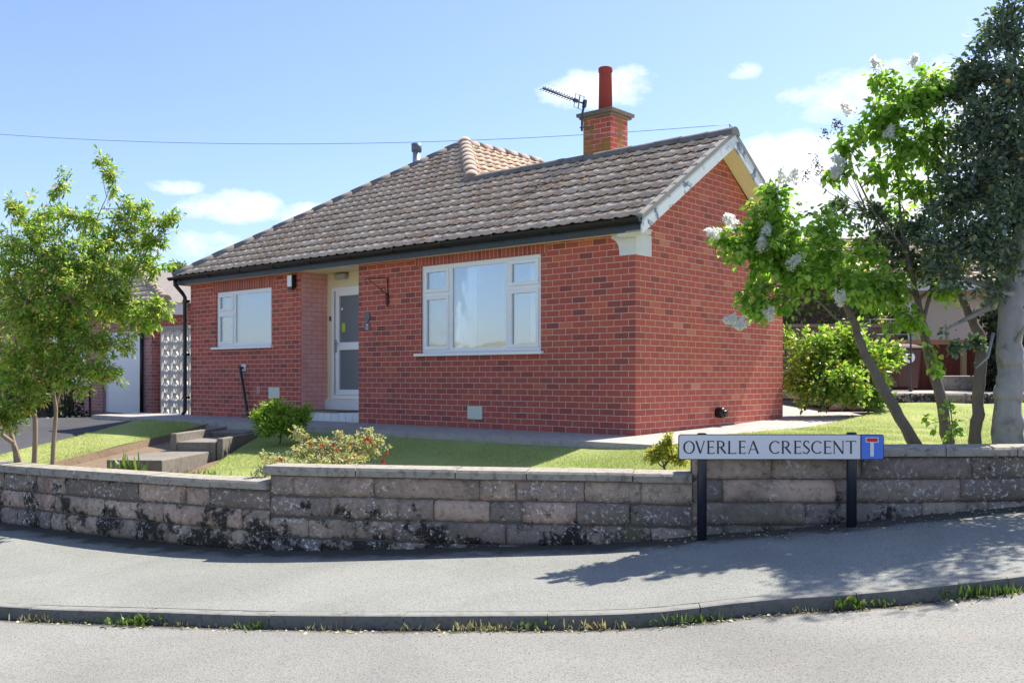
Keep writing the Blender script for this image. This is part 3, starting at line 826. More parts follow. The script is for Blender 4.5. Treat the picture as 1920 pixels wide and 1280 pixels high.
decks = [
 [(-.2, -.2, 3.58), (10.6, -.2, 3.58), (7.2, 4.35, 6.45), (4.82, 2.06, 5.0), (-.2, 2.06, 5.0)],
 [(-.2, 4.33, 3.58), (-.2, 2.06, 5.0), (4.9, 2.06, 5.0), (3.3, 4.33, 3.58)],
 [(3.3, 3.7, 4.0), (4.82, 2.06, 5.0), (7.2, 4.35, 6.45), (7.2, 6.7, 6.45), (2.7, 9.6, 3.58), (2.7, 4.33, 3.58)],
 [(10.7, -.2, 3.58), (7.2, 4.35, 6.45), (7.2, 6.7, 6.45), (10.7, 9.6, 3.58)],
 [(10.7, 9.6, 3.58), (7.2, 6.7, 6.45), (2.7, 9.6, 3.58)]]
for d in decks: roof.poly([HW(*q) for q in d])
ro = roof.build('roof', M['ridged'], house, recalc=False)
nf = np.array([-.633 * H_V[0], -.633 * H_V[1], 1.0])
rows = [-.25 + .2567 * i for i in range(10)] + [2.06 + .2544 * i for i in range(1, 10)]
VO = -.28
def bfront(s):
    left = 10.75 - (s + .25) * (10.75 - 7.2) / 4.6
    right = VO if s <= 2.07 else 4.82 + (s - 2.06) * (2.38 / 2.29)
    return (right, max(left, right))
tiled('front_tiles', rows, bfront, lambda t, s: HW(t, s, zr(s)), nf, None, None, ro)
nb_ = np.array([.633 * H_V[0], .633 * H_V[1], 1.0])
rowsb = [4.37 - .2567 * i for i in range(10)]
tiled('back_tiles', rowsb, lambda s: (VO, 2.6 + (4.37 - s)), lambda t, s: HW(t, s, zr(2.06) - .633 * (s - 2.06)), nb_, None, None, ro)
ns_ = np.array([.633 * H_U[0] * -1, .633 * H_U[1] * -1, 1.0])
rowsr = [3.2 + .25 * i for i in range(17)]
def bside(t):
    lo_ = 2.06 + (t - 4.82) * (2.29 / 2.38) if t >= 4.82 else 2.06 + (4.9 - t)
    return (lo_, 6.7 + (7.2 - t) * .9)
tiled('side_tiles', rowsr, bside, lambda s, t: HW(min(t, 7.2), s, 6.51 - .633 * (7.2 - min(t, 7.2))), ns_, None, None, ro)
# ridge and hip tiles
def ridgeline(name, p, q, mat, r=.115, L=.42, lift=.0):
    p, q = np.array(p, float), np.array(q, float); D = q - p; T = np.linalg.norm(D); D /= T
    n = max(1, round(T / L)); bb = MB()
    side = np.cross(D, (0, 0, 1.0)); side /= np.linalg.norm(side); up = np.cross(side, D)
    for i in range(n):
        jz = random.uniform(-.006, .006)
        a = p + D * (T * i / n + .004) + up * (lift + jz); c = p + D * (T * (i + 1) / n + .02) + up * (lift + jz + random.uniform(-.004, .004))
        ra, rb = r * 1.025, r * .985
        A = []; B = []
        for k in range(9):
            th = math.pi * k / 8
            A.append(bb.vert(a + side * math.cos(th) * ra + up * (math.sin(th) * ra - .03))); B.append(bb.vert(c + side * math.cos(th) * rb + up * (math.sin(th) * rb - .03)))
        for k in range(8): bb.face([A[k], A[k + 1], B[k + 1], B[k]], None, True)
        bb.face(A[::-1]); bb.face(B)
    return bb.build(name, M[mat], ro)
ridgeline('ridge_tiles', HW(-.30, 2.06, 5.06), HW(4.95, 2.06, 5.06), 'ridged')
ridgeline('hip_tiles', HW(10.75, -.25, 3.61), HW(7.2, 4.35, 6.52), 'ridged', .11)
ridgeline('hip_tiles', HW(4.75, 2.0, 5.06), HW(7.2, 4.35, 6.54), 'ridge', .135)
ridgeline('ridge_tiles', HW(7.2, 4.3, 6.52), HW(7.2, 6.75, 6.52), 'ridge', .11)
ridgeline('hip_tiles', HW(7.2, 6.7, 6.52), HW(2.9, 9.5, 3.7), 'ridge', .11)
# moss lumps on the lower courses of the front slope
mv = []; mf = []
oc = np.array([(1, 0, 0), (0, 1, 0), (-1, 0, 0), (0, -1, 0), (0, 0, 1)], float); of = [(0, 1, 4), (1, 2, 4), (2, 3, 4), (3, 0, 4)]
cl = [(rng.uniform(.3, 10), rng.uniform(-.1, 2.9) ** 1.0) for _ in range(130)]
for c in cl:
    for _ in range(int(rng.uniform(14, 50))):
        t = c[0] + rng.normal(0, .28); s = c[1] + rng.normal(0, .22)
        s = -.25 + .2567 * round((s + .25) / .2567) + rng.uniform(.0, .03) if rng.random() < .7 else s
        a0, a1 = bfront(s)
        if not (a0 + .1 < t < a1 - .1) or s < -.24: continue
        p = np.array(HW(t, s, zr(s))) + nf / np.linalg.norm(nf) * (.036)
        r = rng.uniform(.007, .02); i0 = len(mv)
        for o_ in oc: mv.append(p + o_ * r * rng.uniform(.6, 1.4) * np.array([1.3, 1.3, .7]))
        for f_ in of: mf.append([i0 + k for k in f_])
ms_ = fast_mesh('moss', np.array(mv), np.array(mf), M['moss'], ro); ms_['kind'] = 'stuff'
# verge: mortar bedding, bargeboards and cream soffit
def rake(name, s0, s1, z0, z1, t0, t1, dz0, dz1, mat, parent):
    bb = MB()
    bb.hexa([HW(t1, s0, z0 + dz0), HW(t0, s0, z0 + dz0), HW(t0, s1, z1 + dz0), HW(t1, s1, z1 + dz0), HW(t1, s0, z0 + dz1), HW(t0, s0, z0 + dz1), HW(t0, s1, z1 + dz1), HW(t1, s1, z1 + dz1)])
    return bb.build(name, M[mat], parent)
za, zc = zr(-.25), zr(2.06)
for (s0, z0, s1, z1) in ((-.27, za - .01, 2.06, zc), (4.39, za - .01, 2.06, zc)):
    rake('verge', s0, s1, z0, z1, -.285, -.19, -.03, .035, 'mastic', ro)
    rake('bargeboard', s0, s1, z0, z1, -.28, -.255, -.205, -.028, 'barge', ro)
    rake('verge_soffit', s0, s1, z0, z1, -.254, .0, -.19, -.175, 'cream', ro)
b = MB(); b.hbox(-.253, 10.7, -.215, -.19, 3.435, 3.575); b.build('fascia', M['fascia'], house)
b = MB(); b.hbox(-.253, 10.7, -.189, -.001, 3.45, 3.462); b.build('soffit', M['cream'], house)
b = MB(); b.hbox(10.60, 10.72, -.2, 9.2, 3.44, 3.58); b.hbox(2.7, 10.7, 9.1, 9.2, 3.44, 3.58); b.hbox(-.15, 3.6, 4.3, 4.34, 3.43, 3.58); b.build('rear_fascia', M['fascia'], house)
# gutter: half round channel
b = MB(); prof = []
for k in range(9):
    th = math.pi + math.pi * k / 8; prof.append((-.285 + .062 * math.cos(th), 3.585 + .062 * math.sin(th)))
inner = [(-.285 + .054 * math.cos(math.pi + math.pi * k / 8), 3.585 + .054 * math.sin(math.pi + math.pi * k / 8)) for k in range(9)][::-1]
pf = prof + inner
A = [b.vert(HW(-.27, p[0], p[1])) for p in pf]; B = [b.vert(HW(10.82, p[0], p[1])) for p in pf]
for k in range(18): b.face([A[k], A[(k + 1) % 18], B[(k + 1) % 18], B[k]])
b.face(A[:9]); b.face(B[:9][::-1])
gut = b.build('gutter', M['gutter'], house)
for k in range(11):
    t = .1 + k * 1.03
    bb = MB(); P = [HW(t, -.285 + .068 * math.cos(math.pi + math.pi * i / 6), 3.585 + .068 * math.sin(math.pi + math.pi * i / 6)) for i in range(7)]
    bb.tube(P, .009, 6); bb.build('gutter_bracket', M['black'], gut)
# down pipe at the left end
b = MB(); b.tube([HW(10.62, -.285, 3.53), HW(10.62, -.285, 3.44), HW(10.61, -.13, 3.28), HW(10.61, -.075, 3.2), HW(10.61, -.075, .95), HW(10.60, -.13, .90)], .038, 12)
dp = b.build('downpipe', M['black'], house)
for z in (3.1, 2.05, 1.2):
    b = MB(); b.hbox(10.55, 10.67, -.10, -.001, z, z + .05); b.build('pipe_clip', M['black'], dp)
# corbel at the corner below the verge
b = MB()
prof = [(-.022, 3.177)] + [(.237, 3.177), (.240, 3.25), (.255, 3.31), (.285, 3.36), (.33, 3.395), (.365, 3.40), (.365, 3.447), (-.022, 3.447)]
b.prism([HW(t, -.022, z) for t, z in prof], HV3 * .03)
b.hbox(-.02, 0.0, .008, .335, 3.175, 3.447)
b.hbox(-.25, .16, -.188, -.023, 3.40, 3.449)
b.build('corbel', M['whitepaint'], house, bevel=.004)

# small fittings on the front wall
b = MB(); b.hbox(7.09, 7.22, -.10, -.05, 3.20, 3.40); b.hbox(7.13, 7.19, -.05, -.001, 3.25, 3.35); sl = b.build('security_light', M['white'], house, bevel=.008)
b = MB(); b.hbox(7.07, 7.09, -.10, -.02, 3.18, 3.41); b.hbox(7.09, 7.21, -.10, -.04, 3.15, 3.2); b.build('sensor', M['black'], sl)
b = MB()   # hanging basket bracket
bs = 4.69
b.tube([HW(bs, -.012, 3.20), HW(bs, -.012, 2.90)], .009, 6); b.tube([HW(bs, -.012, 3.19), HW(bs + .02, -.42, 3.16)], .009, 6)
b.tube([HW(bs, -.012, 2.93), HW(bs + .02, -.40, 3.15)], .007, 6); b.tube([HW(bs + .02, -.42, 3.16), HW(bs + .02, -.46, 3.11), HW(bs + .02, -.43, 3.08), HW(bs + .02, -.41, 3.11)], .006, 6)
P = [HW(bs, -.10 + .045 * math.cos(a), 2.99 + .045 * math.sin(a)) for a in np.linspace(0, 5.2, 14)]
b.tube(P, .006, 6)
b.tube([HW(bs, -.02, 2.94), HW(bs, -.02, 2.80), HW(bs, -.02, 2.74)], [.03, .022, .006], 8)
b.build('basket_bracket', simple('rusty_iron', (.09, .035, .025), .7, .5, 30), house)
b = MB()   # plaque above the number tile
Pq = [HW(5.19 + .075 * math.cos(a) * (1 if math.sin(a) > 0 else .75), -.016, 2.60 + (.075 if math.sin(a) > 0 else .09) * math.sin(a)) for a in np.linspace(0, 2 * math.pi, 18, endpoint=False)]
b.prism(Pq, HV3 * .0145); b.build('wall_plaque', M['slate'], house)
b = MB(); b.hbox(5.12, 5.25, -.016, -.0015, 2.38, 2.50); num = b.build('number_tile', M['slate'], house, bevel=.004)
def stroke(b, pts, w, o, ex, ez, nrm, th=.0015):
    """flat ribbon along 2d points; w a width or list; o origin, ex/ez axes"""
    o, ex, ez, nrm = map(np.array, (o, ex, ez, nrm))
    n = len(pts); W = w if hasattr(w, '__len__') else [w] * n
    L = []; Rr = []
    for i in range(n):
        a = np.array(pts[max(0, i - 1)]); c = np.array(pts[min(n - 1, i + 1)]); d = c - a; d = d / (np.linalg.norm(d) + 1e-9); nn = np.array([-d[1], d[0]])
        p = np.array(pts[i]); L.append(p + nn * W[i] / 2); Rr.append(p - nn * W[i] / 2)
    T = lambda q, h: o + ex * q[0] + ez * q[1] + nrm * h
    iL = [b.vert(T(q, th)) for q in L]; iR = [b.vert(T(q, th)) for q in Rr]; jL = [b.vert(T(q, 0)) for q in L]; jR = [b.vert(T(q, 0)) for q in Rr]
    for i in range(n - 1):
        b.face([iL[i], iL[i + 1], iR[i + 1], iR[i]]); b.face([iL[i], jL[i], jL[i + 1], iL[i + 1]]); b.face([iR[i], iR[i + 1], jR[i + 1], jR[i]])
    b.face([iL[0], iR[0], jR[0], jL[0]]); b.face([iL[-1], jL[-1], jR[-1], iR[-1]])
b = MB(); two = [(-.6, .55), (-.5, .85), (-.1, 1.0), (.35, .9), (.5, .6), (.3, .2), (-.2, -.4), (-.6, -.95), (.6, -.95)]
stroke(b, [(p[0] * .028, p[1] * .038) for p in two], .011, HW(5.185, -.0165, 2.44), -HU3, (0, 0, 1), -HV3)
b.build('digit', M['white'], num)
for t0, t1, z0, z1 in ((2.65, 2.945, 1.015, 1.203), (7.57, 7.90, 1.25, 1.445)):
    b = MB(); b.hbox(t0, t1, -.012, -.001, z0, z1); vv = b.build('air_vent', M['vent'], house, bevel=.003)
b = MB(); b.hbox(8.18, 8.27, -.006, -.001, 1.33, 1.45); b.build('old_fixing', simple('pink_patch', (.5, .3, .3), .9), house)
b = MB(); b.tube([HW(8.71, -.001, 1.80), HW(8.70, -.07, 1.80), HW(8.66, -.085, 1.74), HW(8.42, -.10, .95), HW(8.40, -.10, .88)], .026, 10)
wp = b.build('waste_pipe', M['black'], house)
b = MB(); b.hbox(8.62, 8.76, -.008, -.001, 1.74, 1.87); b.build('mortar_patch', M['whitepaint'], wp)
b = MB()  # balanced flue terminal on the gable wall
c0 = np.array(HW(0, 2.06, 1.12))
b.tube([c0, c0 - HU3 * .10, c0 - HU3 * .12], [.075, .075, .06], 18); b.tube([c0 - HU3 * .0, c0 - HU3 * .16], .035, 12)
for a in range(6):
    an = a * math.pi / 3; b.tube([c0 - HU3 * .11 + np.array([0, 0, .06]) * math.sin(an) + HV3 * .06 * math.cos(an), c0 - HU3 * .155 + np.array([0, 0, .05]) * math.sin(an) + HV3 * .05 * math.cos(an)], .006, 5)
b.build('flue_terminal', M['black'], house)
b = MB()   # telephone drip loop at the gable peak
pk = np.array(HW(-.2, 2.06, 5.02))
b.tube([pk + (0, 0, .16), pk + (.05, 0, .13), pk + (.09, 0, .03), pk + (.06, 0, -.06)], .007, 6); b.tube([pk + (0, 0, .02), pk + (0, 0, .18)], .008, 6); b.build('cable_hook', simple('blue_grey_cable', (.10, .15, .26), .5), house)

# chimney
ch = MB()
ct0, ct1, cs0, cs1 = 2.17, 2.72, 2.5, 2.98
ch.hbox(ct0, ct1, cs0, cs1, 4.5, 5.84)
chim = ch.build('chimney', M['chimney'], house, bevel=.004)
b = MB(); b.hbox(ct0 - .05, ct1 + .05, cs0 - .05, cs1 + .05, 5.84, 5.88); b.hbox(ct0 - .085, ct1 + .085, cs0 - .085, cs1 + .085, 5.88, 5.94)
b.build('chimney_cap', concrete('mossy_concrete', (.16, .15, .12), (.27, .25, .20), (.05, .05, .035), .8, 3), chim, bevel=.01)
b = MB(); cc = np.array(HW((ct0 + ct1) / 2, (cs0 + cs1) / 2, 0))
b.tube([cc + (0, 0, z) for z in (5.94, 6.6, 6.62, 6.63, 6.68, 6.70)], [.115, .105, .105, .116, .118, .108], 22)
b.tube([cc + (0, 0, 5.94), cc + (0, 0, 5.97)], [.17, .12], 18)
b.build('chimney_pot', M['pot'], chim)
b = MB()   # lead/mortar collar
b.hbox(ct0 - .02, ct1 + .02, cs0 - .02, cs1 + .02, 4.5, 4.96); b.build('flashing', M['mastic'], chim)
# metal flue behind the left slope
fp = np.array(HW(8.67, 4.35, 0))
b = MB(); b.tube([fp + (0, 0, 3.6), fp + (0, 0, 6.55)], .085, 16); fl = b.build('flue_pipe', simple('galvanised', (.42, .43, .46), .4, .15, 8, metal=.4), house)
b = MB(); b.tube([fp + (0, 0, 6.55), fp + (0, 0, 6.72)], [.11, .115], 16); b.build('flue_cowl', simple('cowl_grey', (.14, .18, .24), .5, .2, 8, metal=.3), fl)

# aerial on the chimney
aer = thing('tv_aerial', at(1091, 246, 15.6), 'grey roof television aerial strapped beside the brick chimney stack', 'aerial')
blue = simple('aerial_grey', (.06, .075, .11), .45, .2, 20, metal=.3)
b = MB(); b.tube([at(1091, 246, 15.6), at(1091.5, 214, 15.6), at(1095.5, 198, 15.6)], .018, 8); b.build('mast', blue, aer)
for py in (222, 240):
    b = MB(); b.tube([at(1087, py, 15.6), at(1102, py - 2, 15.62)], .010, 6); b.build('bracket', blue, aer)
e0, e1 = at(1096, 195, 15.6), at(1018, 166, 15.2)
b = MB(); b.tube([e0, e1], .013, 6); b.build('boom', blue, aer)
D_ = (e1 - e0); q_ = np.cross(D_, (0, 0, 1.0)); q_ /= np.linalg.norm(q_); up_ = np.cross(q_, D_); up_ /= np.linalg.norm(up_)
b = MB()
for k in range(12):
    p = e0 + D_ * (.30 + .7 * k / 11); b.tube([p - q_ * .09 , p + q_ * .09], .006, 5)
    b.tube([p + up_ * .0, p + up_ * .035], .006, 5)
b.build('directors', blue, aer)
b = MB()
for k in (.03, .13):
    p = e0 + D_ * k
    for sg in (1, -1):
        b.tube([p, p + up_ * .11 * sg, p + up_ * .11 * sg + D_ * .11, p + D_ * .11], .006, 5)
b.obox(e0 + D_ * .22, D_ / np.linalg.norm(D_), q_, up_, .04, .02, .025); b.obox(e0, D_ / np.linalg.norm(D_), q_, up_, .022, .03, .06)
b.build('reflector', blue, aer)

# overhead cable
p1 = pk + np.array([0, 0, .17])
pts = []
pA = at(-80, 246, 17.0)
for k in range(41):
    u = k / 40; p = p1 * (1 - u) + pA * u
    pts.append(p)
# sag chosen so that the cable hangs as a shallow curve
for k in range(41):
    u = k / 40; pts[k] = pts[k] - np.array([0, 0, 1.0]) * (.25 * 4 * u * (1 - u))
b = MB(); b.tube(pts, .0045, 5); tc_ = b.build('telephone_cable', simple('cable_blue_grey', (.20, .26, .38), .5), None)
tag(tc_, 'thin overhead telephone cable sagging from the gable peak across the roof', 'cable')

# ------------------------------------------------------------------ front garden wall of sandstone blocks
def wall_arc(x0, x1, n=400):
    xs_ = np.linspace(x0, x1, n); P = np.array([(x, interp(x, WALLY)) for x in xs_])
    d = np.r_[0, np.cumsum(np.linalg.norm(np.diff(P, axis=0), axis=1))]
    return P, d
def arc_at(P, d, s):
    x = np.interp(s, d, P[:, 0]); y = np.interp(s, d, P[:, 1])
    e = .03; x2 = np.interp(min(s + e, d[-1]), d, P[:, 0]); y2 = np.interp(min(s + e, d[-1]), d, P[:, 1]); x1 = np.interp(max(s - e, 0), d, P[:, 0]); y1 = np.interp(max(s - e, 0), d, P[:, 1])
    t = np.array([x2 - x1, y2 - y1]); t /= np.linalg.norm(t)
    return np.array([x, y]), t, np.array([-t[1], t[0]])
def nz3(a, b_, seed):
    return (math.sin(a * 11.3 + seed) * math.sin(b_ * 23.1 + seed * 1.7) + .6 * math.sin(a * 27.7 + seed * 2.3) * math.sin(b_ * 41 + seed) + .5 * math.sin(a * 53 + b_ * 37 + seed * 3.1)) / 2.1
def block(V, F, P, d, s0, s1, z0, z1, depth=.2):
    nx = max(5, int((s1 - s0) / .045)); nzv = 6; seed = random.uniform(0, 60); g = .0022
    proud = random.uniform(-.008, .010); base = len(V); cols = []
    for i in range(nx + 1):
        u = i / nx; ss = s0 + g + (s1 - s0 - 2 * g) * u
        c, t, n = arc_at(P, d, ss)
        for j in range(nzv + 1):
            v = j / nzv; z = z0 + g + (z1 - z0 - 2 * g) * v
            eu = min(u, 1 - u) * (s1 - s0); ev = min(v, 1 - v) * (z1 - z0)
            rd = .010 * max(0, 1 - eu / .018) ** 2 + .016 * max(0, 1 - ev / .035) ** 2
            off = rd - proud + .007 * nz3(ss, z, seed) - .010 * (min(1, ev / .05))
            zz = z + (.004 * nz3(ss * .7, .3, seed) if j in (0, nzv) else 0)
            off += .006 * math.sin(ss * 71 + z * 97 + seed) * math.sin(z * 133 + seed); V.append((c[0] + n[0] * off, c[1] + n[1] * off, zz))
    nzc = nzv + 1
    for i in range(nx):
        for j in range(nzv):
            a = base + i * nzc + j; F.append((a, a + nzc, a + nzc + 1, a + 1))
    # back rim
    bb_ = len(V)
    rim = []
    for i in range(nx + 1):
        c, t, n = arc_at(P, d, s0 + g + (s1 - s0 - 2 * g) * i / nx)
        V.append((c[0] + n[0] * depth, c[1] + n[1] * depth, z0 + g)); V.append((c[0] + n[0] * depth, c[1] + n[1] * depth, z1 - g))
    for i in range(nx):
        F.append((base + i * nzc + nzv, base + (i + 1) * nzc + nzv, bb_ + (i + 1) * 2 + 1, bb_ + i * 2 + 1))
        F.append((base + i * nzc, bb_ + i * 2, bb_ + (i + 1) * 2, base + (i + 1) * nzc))
    for i in (0, nx):
        for j in range(nzv):
            if j == 0: lo_b, hi_b = bb_ + i * 2, bb_ + i * 2
            F.append((base + i * nzc + j, base + i * nzc + j + 1, bb_ + i * 2 + 1, bb_ + i * 2))
CH = .19
gw = thing('garden_wall', (0, 8.35, .16), 'low curved sandstone garden wall stepping up behind the pavement, stained with lichen', 'wall')
secs = [(-9.5, -2.19, .605), (-2.19, 1.50, .75), (1.50, 11.0, .965)]
WZ0 = -.02
for xa, xb, top in secs:
    P, d = wall_arc(xa, xb)
    V, F = [], []
    # courses hang from a common datum so that bed joints run through the steps
    tops = top; k = 0
    bed = [top]
    ref = .605
    z = top
    while z > -.15:
        nxt = z - CH if not (z == top and abs(top - .75) < .01) else .75 - CH
        bed.append(nxt); z = nxt
    for z1, z0 in zip(bed, bed[1:]):
        s = -random.uniform(0, .4)
        while s < d[-1]:
            L = random.choice([.30, .46, .55, .62, .7, .82, .9, 1.0]) * random.uniform(.92, 1.08)
            e = min(s + L, d[-1])
            if d[-1] - e < .14: e = d[-1]
            a = max(s, 0)
            if e - a > .05:
                c, t, n = arc_at(P, d, (a + e) / 2)
                if z1 > pz(c[0], c[1]) - .03: block(V, F, P, d, a, e, z0, z1)
            s = e if e > s else d[-1]
            if e >= d[-1]: break
    o = fast_mesh('stone_blocks', np.array(V), np.array(F), M['stone'], gw, smooth=False)
    # mortar core just behind the faces
    b = MB(); pr = None
    for s in np.arange(0, d[-1] + .001, d[-1] / 60):
        c, t, n = arc_at(P, d, s)
        q = [b.vert((c[0] + n[0] * a_, c[1] + n[1] * a_, z_)) for a_, z_ in ((.014, -.3), (.014, top - .004), (.195, top - .004), (.195, -.3))]
        if pr:
            for i in range(4): b.face([pr[i], pr[(i + 1) % 4], q[(i + 1) % 4], q[i]])
        else: b.face(q)
        pr = q
    b.face(pr); b.build('mortar', M['darkmortar'], gw)
    # coping slabs
    b = MB(); s = -.06 if xa < -3 else -.05
    b_end = d[-1] + (.0 if xb < 5 else 0)
    while s < b_end - .05:
        L = random.choice([.62, .78, .9, 1.05]); e = min(s + L, b_end)
        if b_end - e < .2: e = b_end
        pr = None; dz = random.uniform(-.004, .005); tl = random.uniform(-.004, .004)
        m_ = 6
        for k in range(m_ + 1):
            ss = s + .005 + (e - s - .01) * k / m_
            c, t, n = arc_at(P, d, max(0, ss)); c = c + t * min(0, ss)
            fo_ = -.045 + random.uniform(-.003, .003)
            ring = [(fo_, 0), (fo_ - .004, .052), (fo_ + .012, .074 + tl), (.235, .082), (.245, .0)]
            q = [b.vert((c[0] + n[0] * a_, c[1] + n[1] * a_, top + z_ + dz)) for a_, z_ in ring]
            if pr:
                for i in range(5): b.face([pr[i], pr[(i + 1) % 5], q[(i + 1) % 5], q[i]])
            else: b.face(q)
            pr = q
        b.face(pr[::-1]); s = e
    b.build('coping', M['cap'], gw)

# grey pier at the right-hand end, just behind the wall
pr_ = thing('gate_pier', (4.98, 8.95, .95), 'grey stone pier with a flat cap at the right end behind the garden wall', 'pier')
b = MB(); b.box(4.78, 5.14, 8.78, 9.12, .8, 1.17); b.build('shaft', M['stone'], pr_, bevel=.01)
b = MB(); b.box(4.70, 5.22, 8.70, 9.20, 1.17, 1.245); b.build('cap', M['cap'], pr_, bevel=.012)

# ------------------------------------------------------------------ street name sign
SY = 7.9; SU = SY / 1833 / 4.364          # metres per drawing unit
def sp(a, c): return ((1240 - 960) / 1833 * SY + a * SU, EYE - (780 - 707.6) / 1833 * SY - c * SU)
sign = thing('street_sign', (*[(sp(960, 0)[0])], SY, .33), 'white street name sign reading OVERLEA CRESCENT with blue dead end panel on two dark posts', 'sign')
signwhite = simple('sign_white', (.74, .74, .76), .35, .02, 3)
signblack = simple('sign_black', (.012, .013, .02), .4, .1, 3)
signblue = simple('sign_blue', (.06, .19, .72), .35, .03, 3)
signred = simple('sign_red', (.60, .012, .015), .35, .03, 3)
def rrect(x0, x1, z0, z1, r, y, right=True, left=True):
    P = []
    for cx_, cz_, a0, on in ((x1 - r, z1 - r, 0, right), (x0 + r, z1 - r, 90, left), (x0 + r, z0 + r, 180, left), (x1 - r, z0 + r, 270, right)):
        if on:
            for k in range(6): P.append((cx_ + r * math.cos(R(a0 + 18 * k)), y, cz_ + r * math.sin(R(a0 + 18 * k))))
        else: P.append((x1 if a0 in (0, 270) else x0, y, z1 if a0 in (0, 90) else z0))
    return P
PX0, PZ1 = sp(138, 147); PX1, PZ0 = sp(1817, 354)
b = MB(); b.prism(rrect(PX0, PX1, PZ0, PZ1, .022, SY - .012), (0, .012, 0)); plate = b.build('plate', signblack, sign)
i_ = .0062
xd, _ = sp(1622, 0); xb0, _ = sp(1633, 0)
b = MB(); b.prism(rrect(PX0 + i_, xd, PZ0 + i_, PZ1 - i_, .016, SY - .0145, right=False), (0, .0024, 0)); b.build('name_panel', signwhite, sign)
b = MB(); b.prism(rrect(xb0, PX1 - i_, PZ0 + i_, PZ1 - i_, .016, SY - .0145, left=False), (0, .0024, 0)); blue_ = b.build('symbol_panel', signblue, sign)
def flat(a0, a1, c0, c1, y, mat, name, parent):
    x0, z1 = sp(a0, c0); x1, z0 = sp(a1, c1); bb = MB(); bb.box(x0, x1, y, y + .0014, z0, z1); return bb.build(name, mat, parent)
flat(1704, 1733, 214, 327, SY - .0160, signwhite, 'white_bar', blue_)
flat(1667, 1771, 172, 213.5, SY - .0160, signwhite, 'white_outline', blue_)
flat(1674, 1764, 178, 207, SY - .0176, signred, 'red_bar', blue_)
# lettering drawn as broad nib strokes
TK, TN = 14.0, 7.0           # thick and thin strokes in drawing units
def ell(cx_, cy_, rx, ry, a0, a1, n=26, thick=TK, thin=TN):
    P = []; W = []
    for k in range(n + 1):
        a = R(a0 + (a1 - a0) * k / n); P.append((cx_ + rx * math.cos(a), cy_ - ry * math.sin(a))); W.append(thin + (thick - thin) * abs(math.cos(a)) ** 1.3)
    return P, W
T_, B_ = 203, 303
def serif(x, y, w=9): return ([(x - w, y), (x + w, y)], 4)
def glyph(ch, a, c):
    w = c - a; mx = (a + c) / 2; my = (T_ + B_) / 2; S = []
    if ch == 'O': S.append(ell(mx, my, w / 2 - 5, 49, 0, 360, 40))
    elif ch == 'V': S += [([(a + 8, T_), (mx + 2, B_)], TK), ([(c - 7, T_), (mx + 1, B_)], TN), serif(a + 8, T_), serif(c - 7, T_)]
    elif ch == 'E':
        x = a + 10; S += [([(x, T_), (x, B_)], TK), ([(a, T_), (c - 2, T_)], TN), ([(a, B_), (c, B_)], TN), ([(x, my - 2), (c - 9, my - 2)], TN), ([(c - 3, T_ - 2), (c - 3, T_ + 11)], 4), ([(c - 1, B_ + 2), (c - 2, B_ - 13)], 4), ([(c - 9, my - 9), (c - 9, my + 6)], 4)]
    elif ch == 'R':
        x = a + 10; S += [([(x, T_), (x, B_)], TK), serif(x, B_, 11), ([(a, T_), (x + 18, T_)], TN)]
        P, W = ell(x + 18, T_ + 25, w * .38, 25, 90, -90, 16); S.append((P, W)); S.append(([(x, T_ + 50), (x + 20, T_ + 50)], TN)); S.append(([(x + 22, T_ + 50), (c - 10, B_ - 6), (c, B_)], [TK, TK, 5]))
    elif ch == 'L':
        x = a + 12; S += [([(x, T_), (x, B_)], TK), serif(x, T_, 11), ([(a, B_), (c, B_)], TN), ([(c - 1, B_ + 2), (c - 2, B_ - 14)], 4)]
    elif ch == 'A':
        S += [([(mx - 1, T_ - 2), (a + 10, B_)], TN), ([(mx - 2, T_ - 2), (c - 10, B_)], TK), ([(a + 24, my + 18), (c - 24, my + 18)], TN - 1), serif(a + 10, B_), serif(c - 10, B_)]
    elif ch == 'C':
        P, W = ell(mx + 8, my, w / 2 + 2, 49, 48, 312, 34); S.append((P, W)); q = P[0]; S.append(([(q[0] + 1, q[1] - 8), (q[0] + 1, q[1] + 8)], 4))
    elif ch == 'S':
        P = [(c - 6, T_ + 12), (mx + 8, T_), (mx - 8, T_ + 1), (a + 8, T_ + 15), (a + 9, T_ + 32), (mx, my - 1), (c - 6, my + 18), (c - 4, B_ - 20), (mx + 6, B_ - 1), (mx - 10, B_ - 1), (a + 2, B_ - 12)]
        Q = []
        for i in range(len(P) - 1):
            p0, p1, p2, p3 = P[max(0, i - 1)], P[i], P[i + 1], P[min(len(P) - 1, i + 2)]
            for k in range(4):
                u = k / 4; Q.append(tuple(.5 * ((2 * p1[m]) + (-p0[m] + p2[m]) * u + (2 * p0[m] - 5 * p1[m] + 4 * p2[m] - p3[m]) * u * u + (-p0[m] + 3 * p1[m] - 3 * p2[m] + p3[m]) * u ** 3) for m in (0, 1)))
        Q.append(P[-1]); n = len(Q); S.append((Q, [TN + (TK - TN) * math.sin(math.pi * i / (n - 1)) ** 2 for i in range(n)]))
        S += [([(c - 6, T_ - 2), (c - 6, T_ + 14)], 4), ([(a + 2, B_ - 16), (a + 2, B_ + 1)], 4)]
    elif ch == 'N':
        S += [([(a + 9, T_), (a + 9, B_)], TN), ([(a + 7, T_), (c - 9, B_ + 2)], TK), ([(c - 9, T_), (c - 9, B_)], TN), serif(a + 9, B_), serif(a + 3, T_, 6), serif(c - 9, T_)]
    elif ch == 'T':
        S += [([(mx, T_), (mx, B_)], TK), ([(a, T_), (c, T_)], TN), serif(mx, B_, 11), ([(a + 2, T_ - 3), (a + 2, T_ + 11)], 4), ([(c - 2, T_ - 3), (c - 2, T_ + 11)], 4)]
    return S
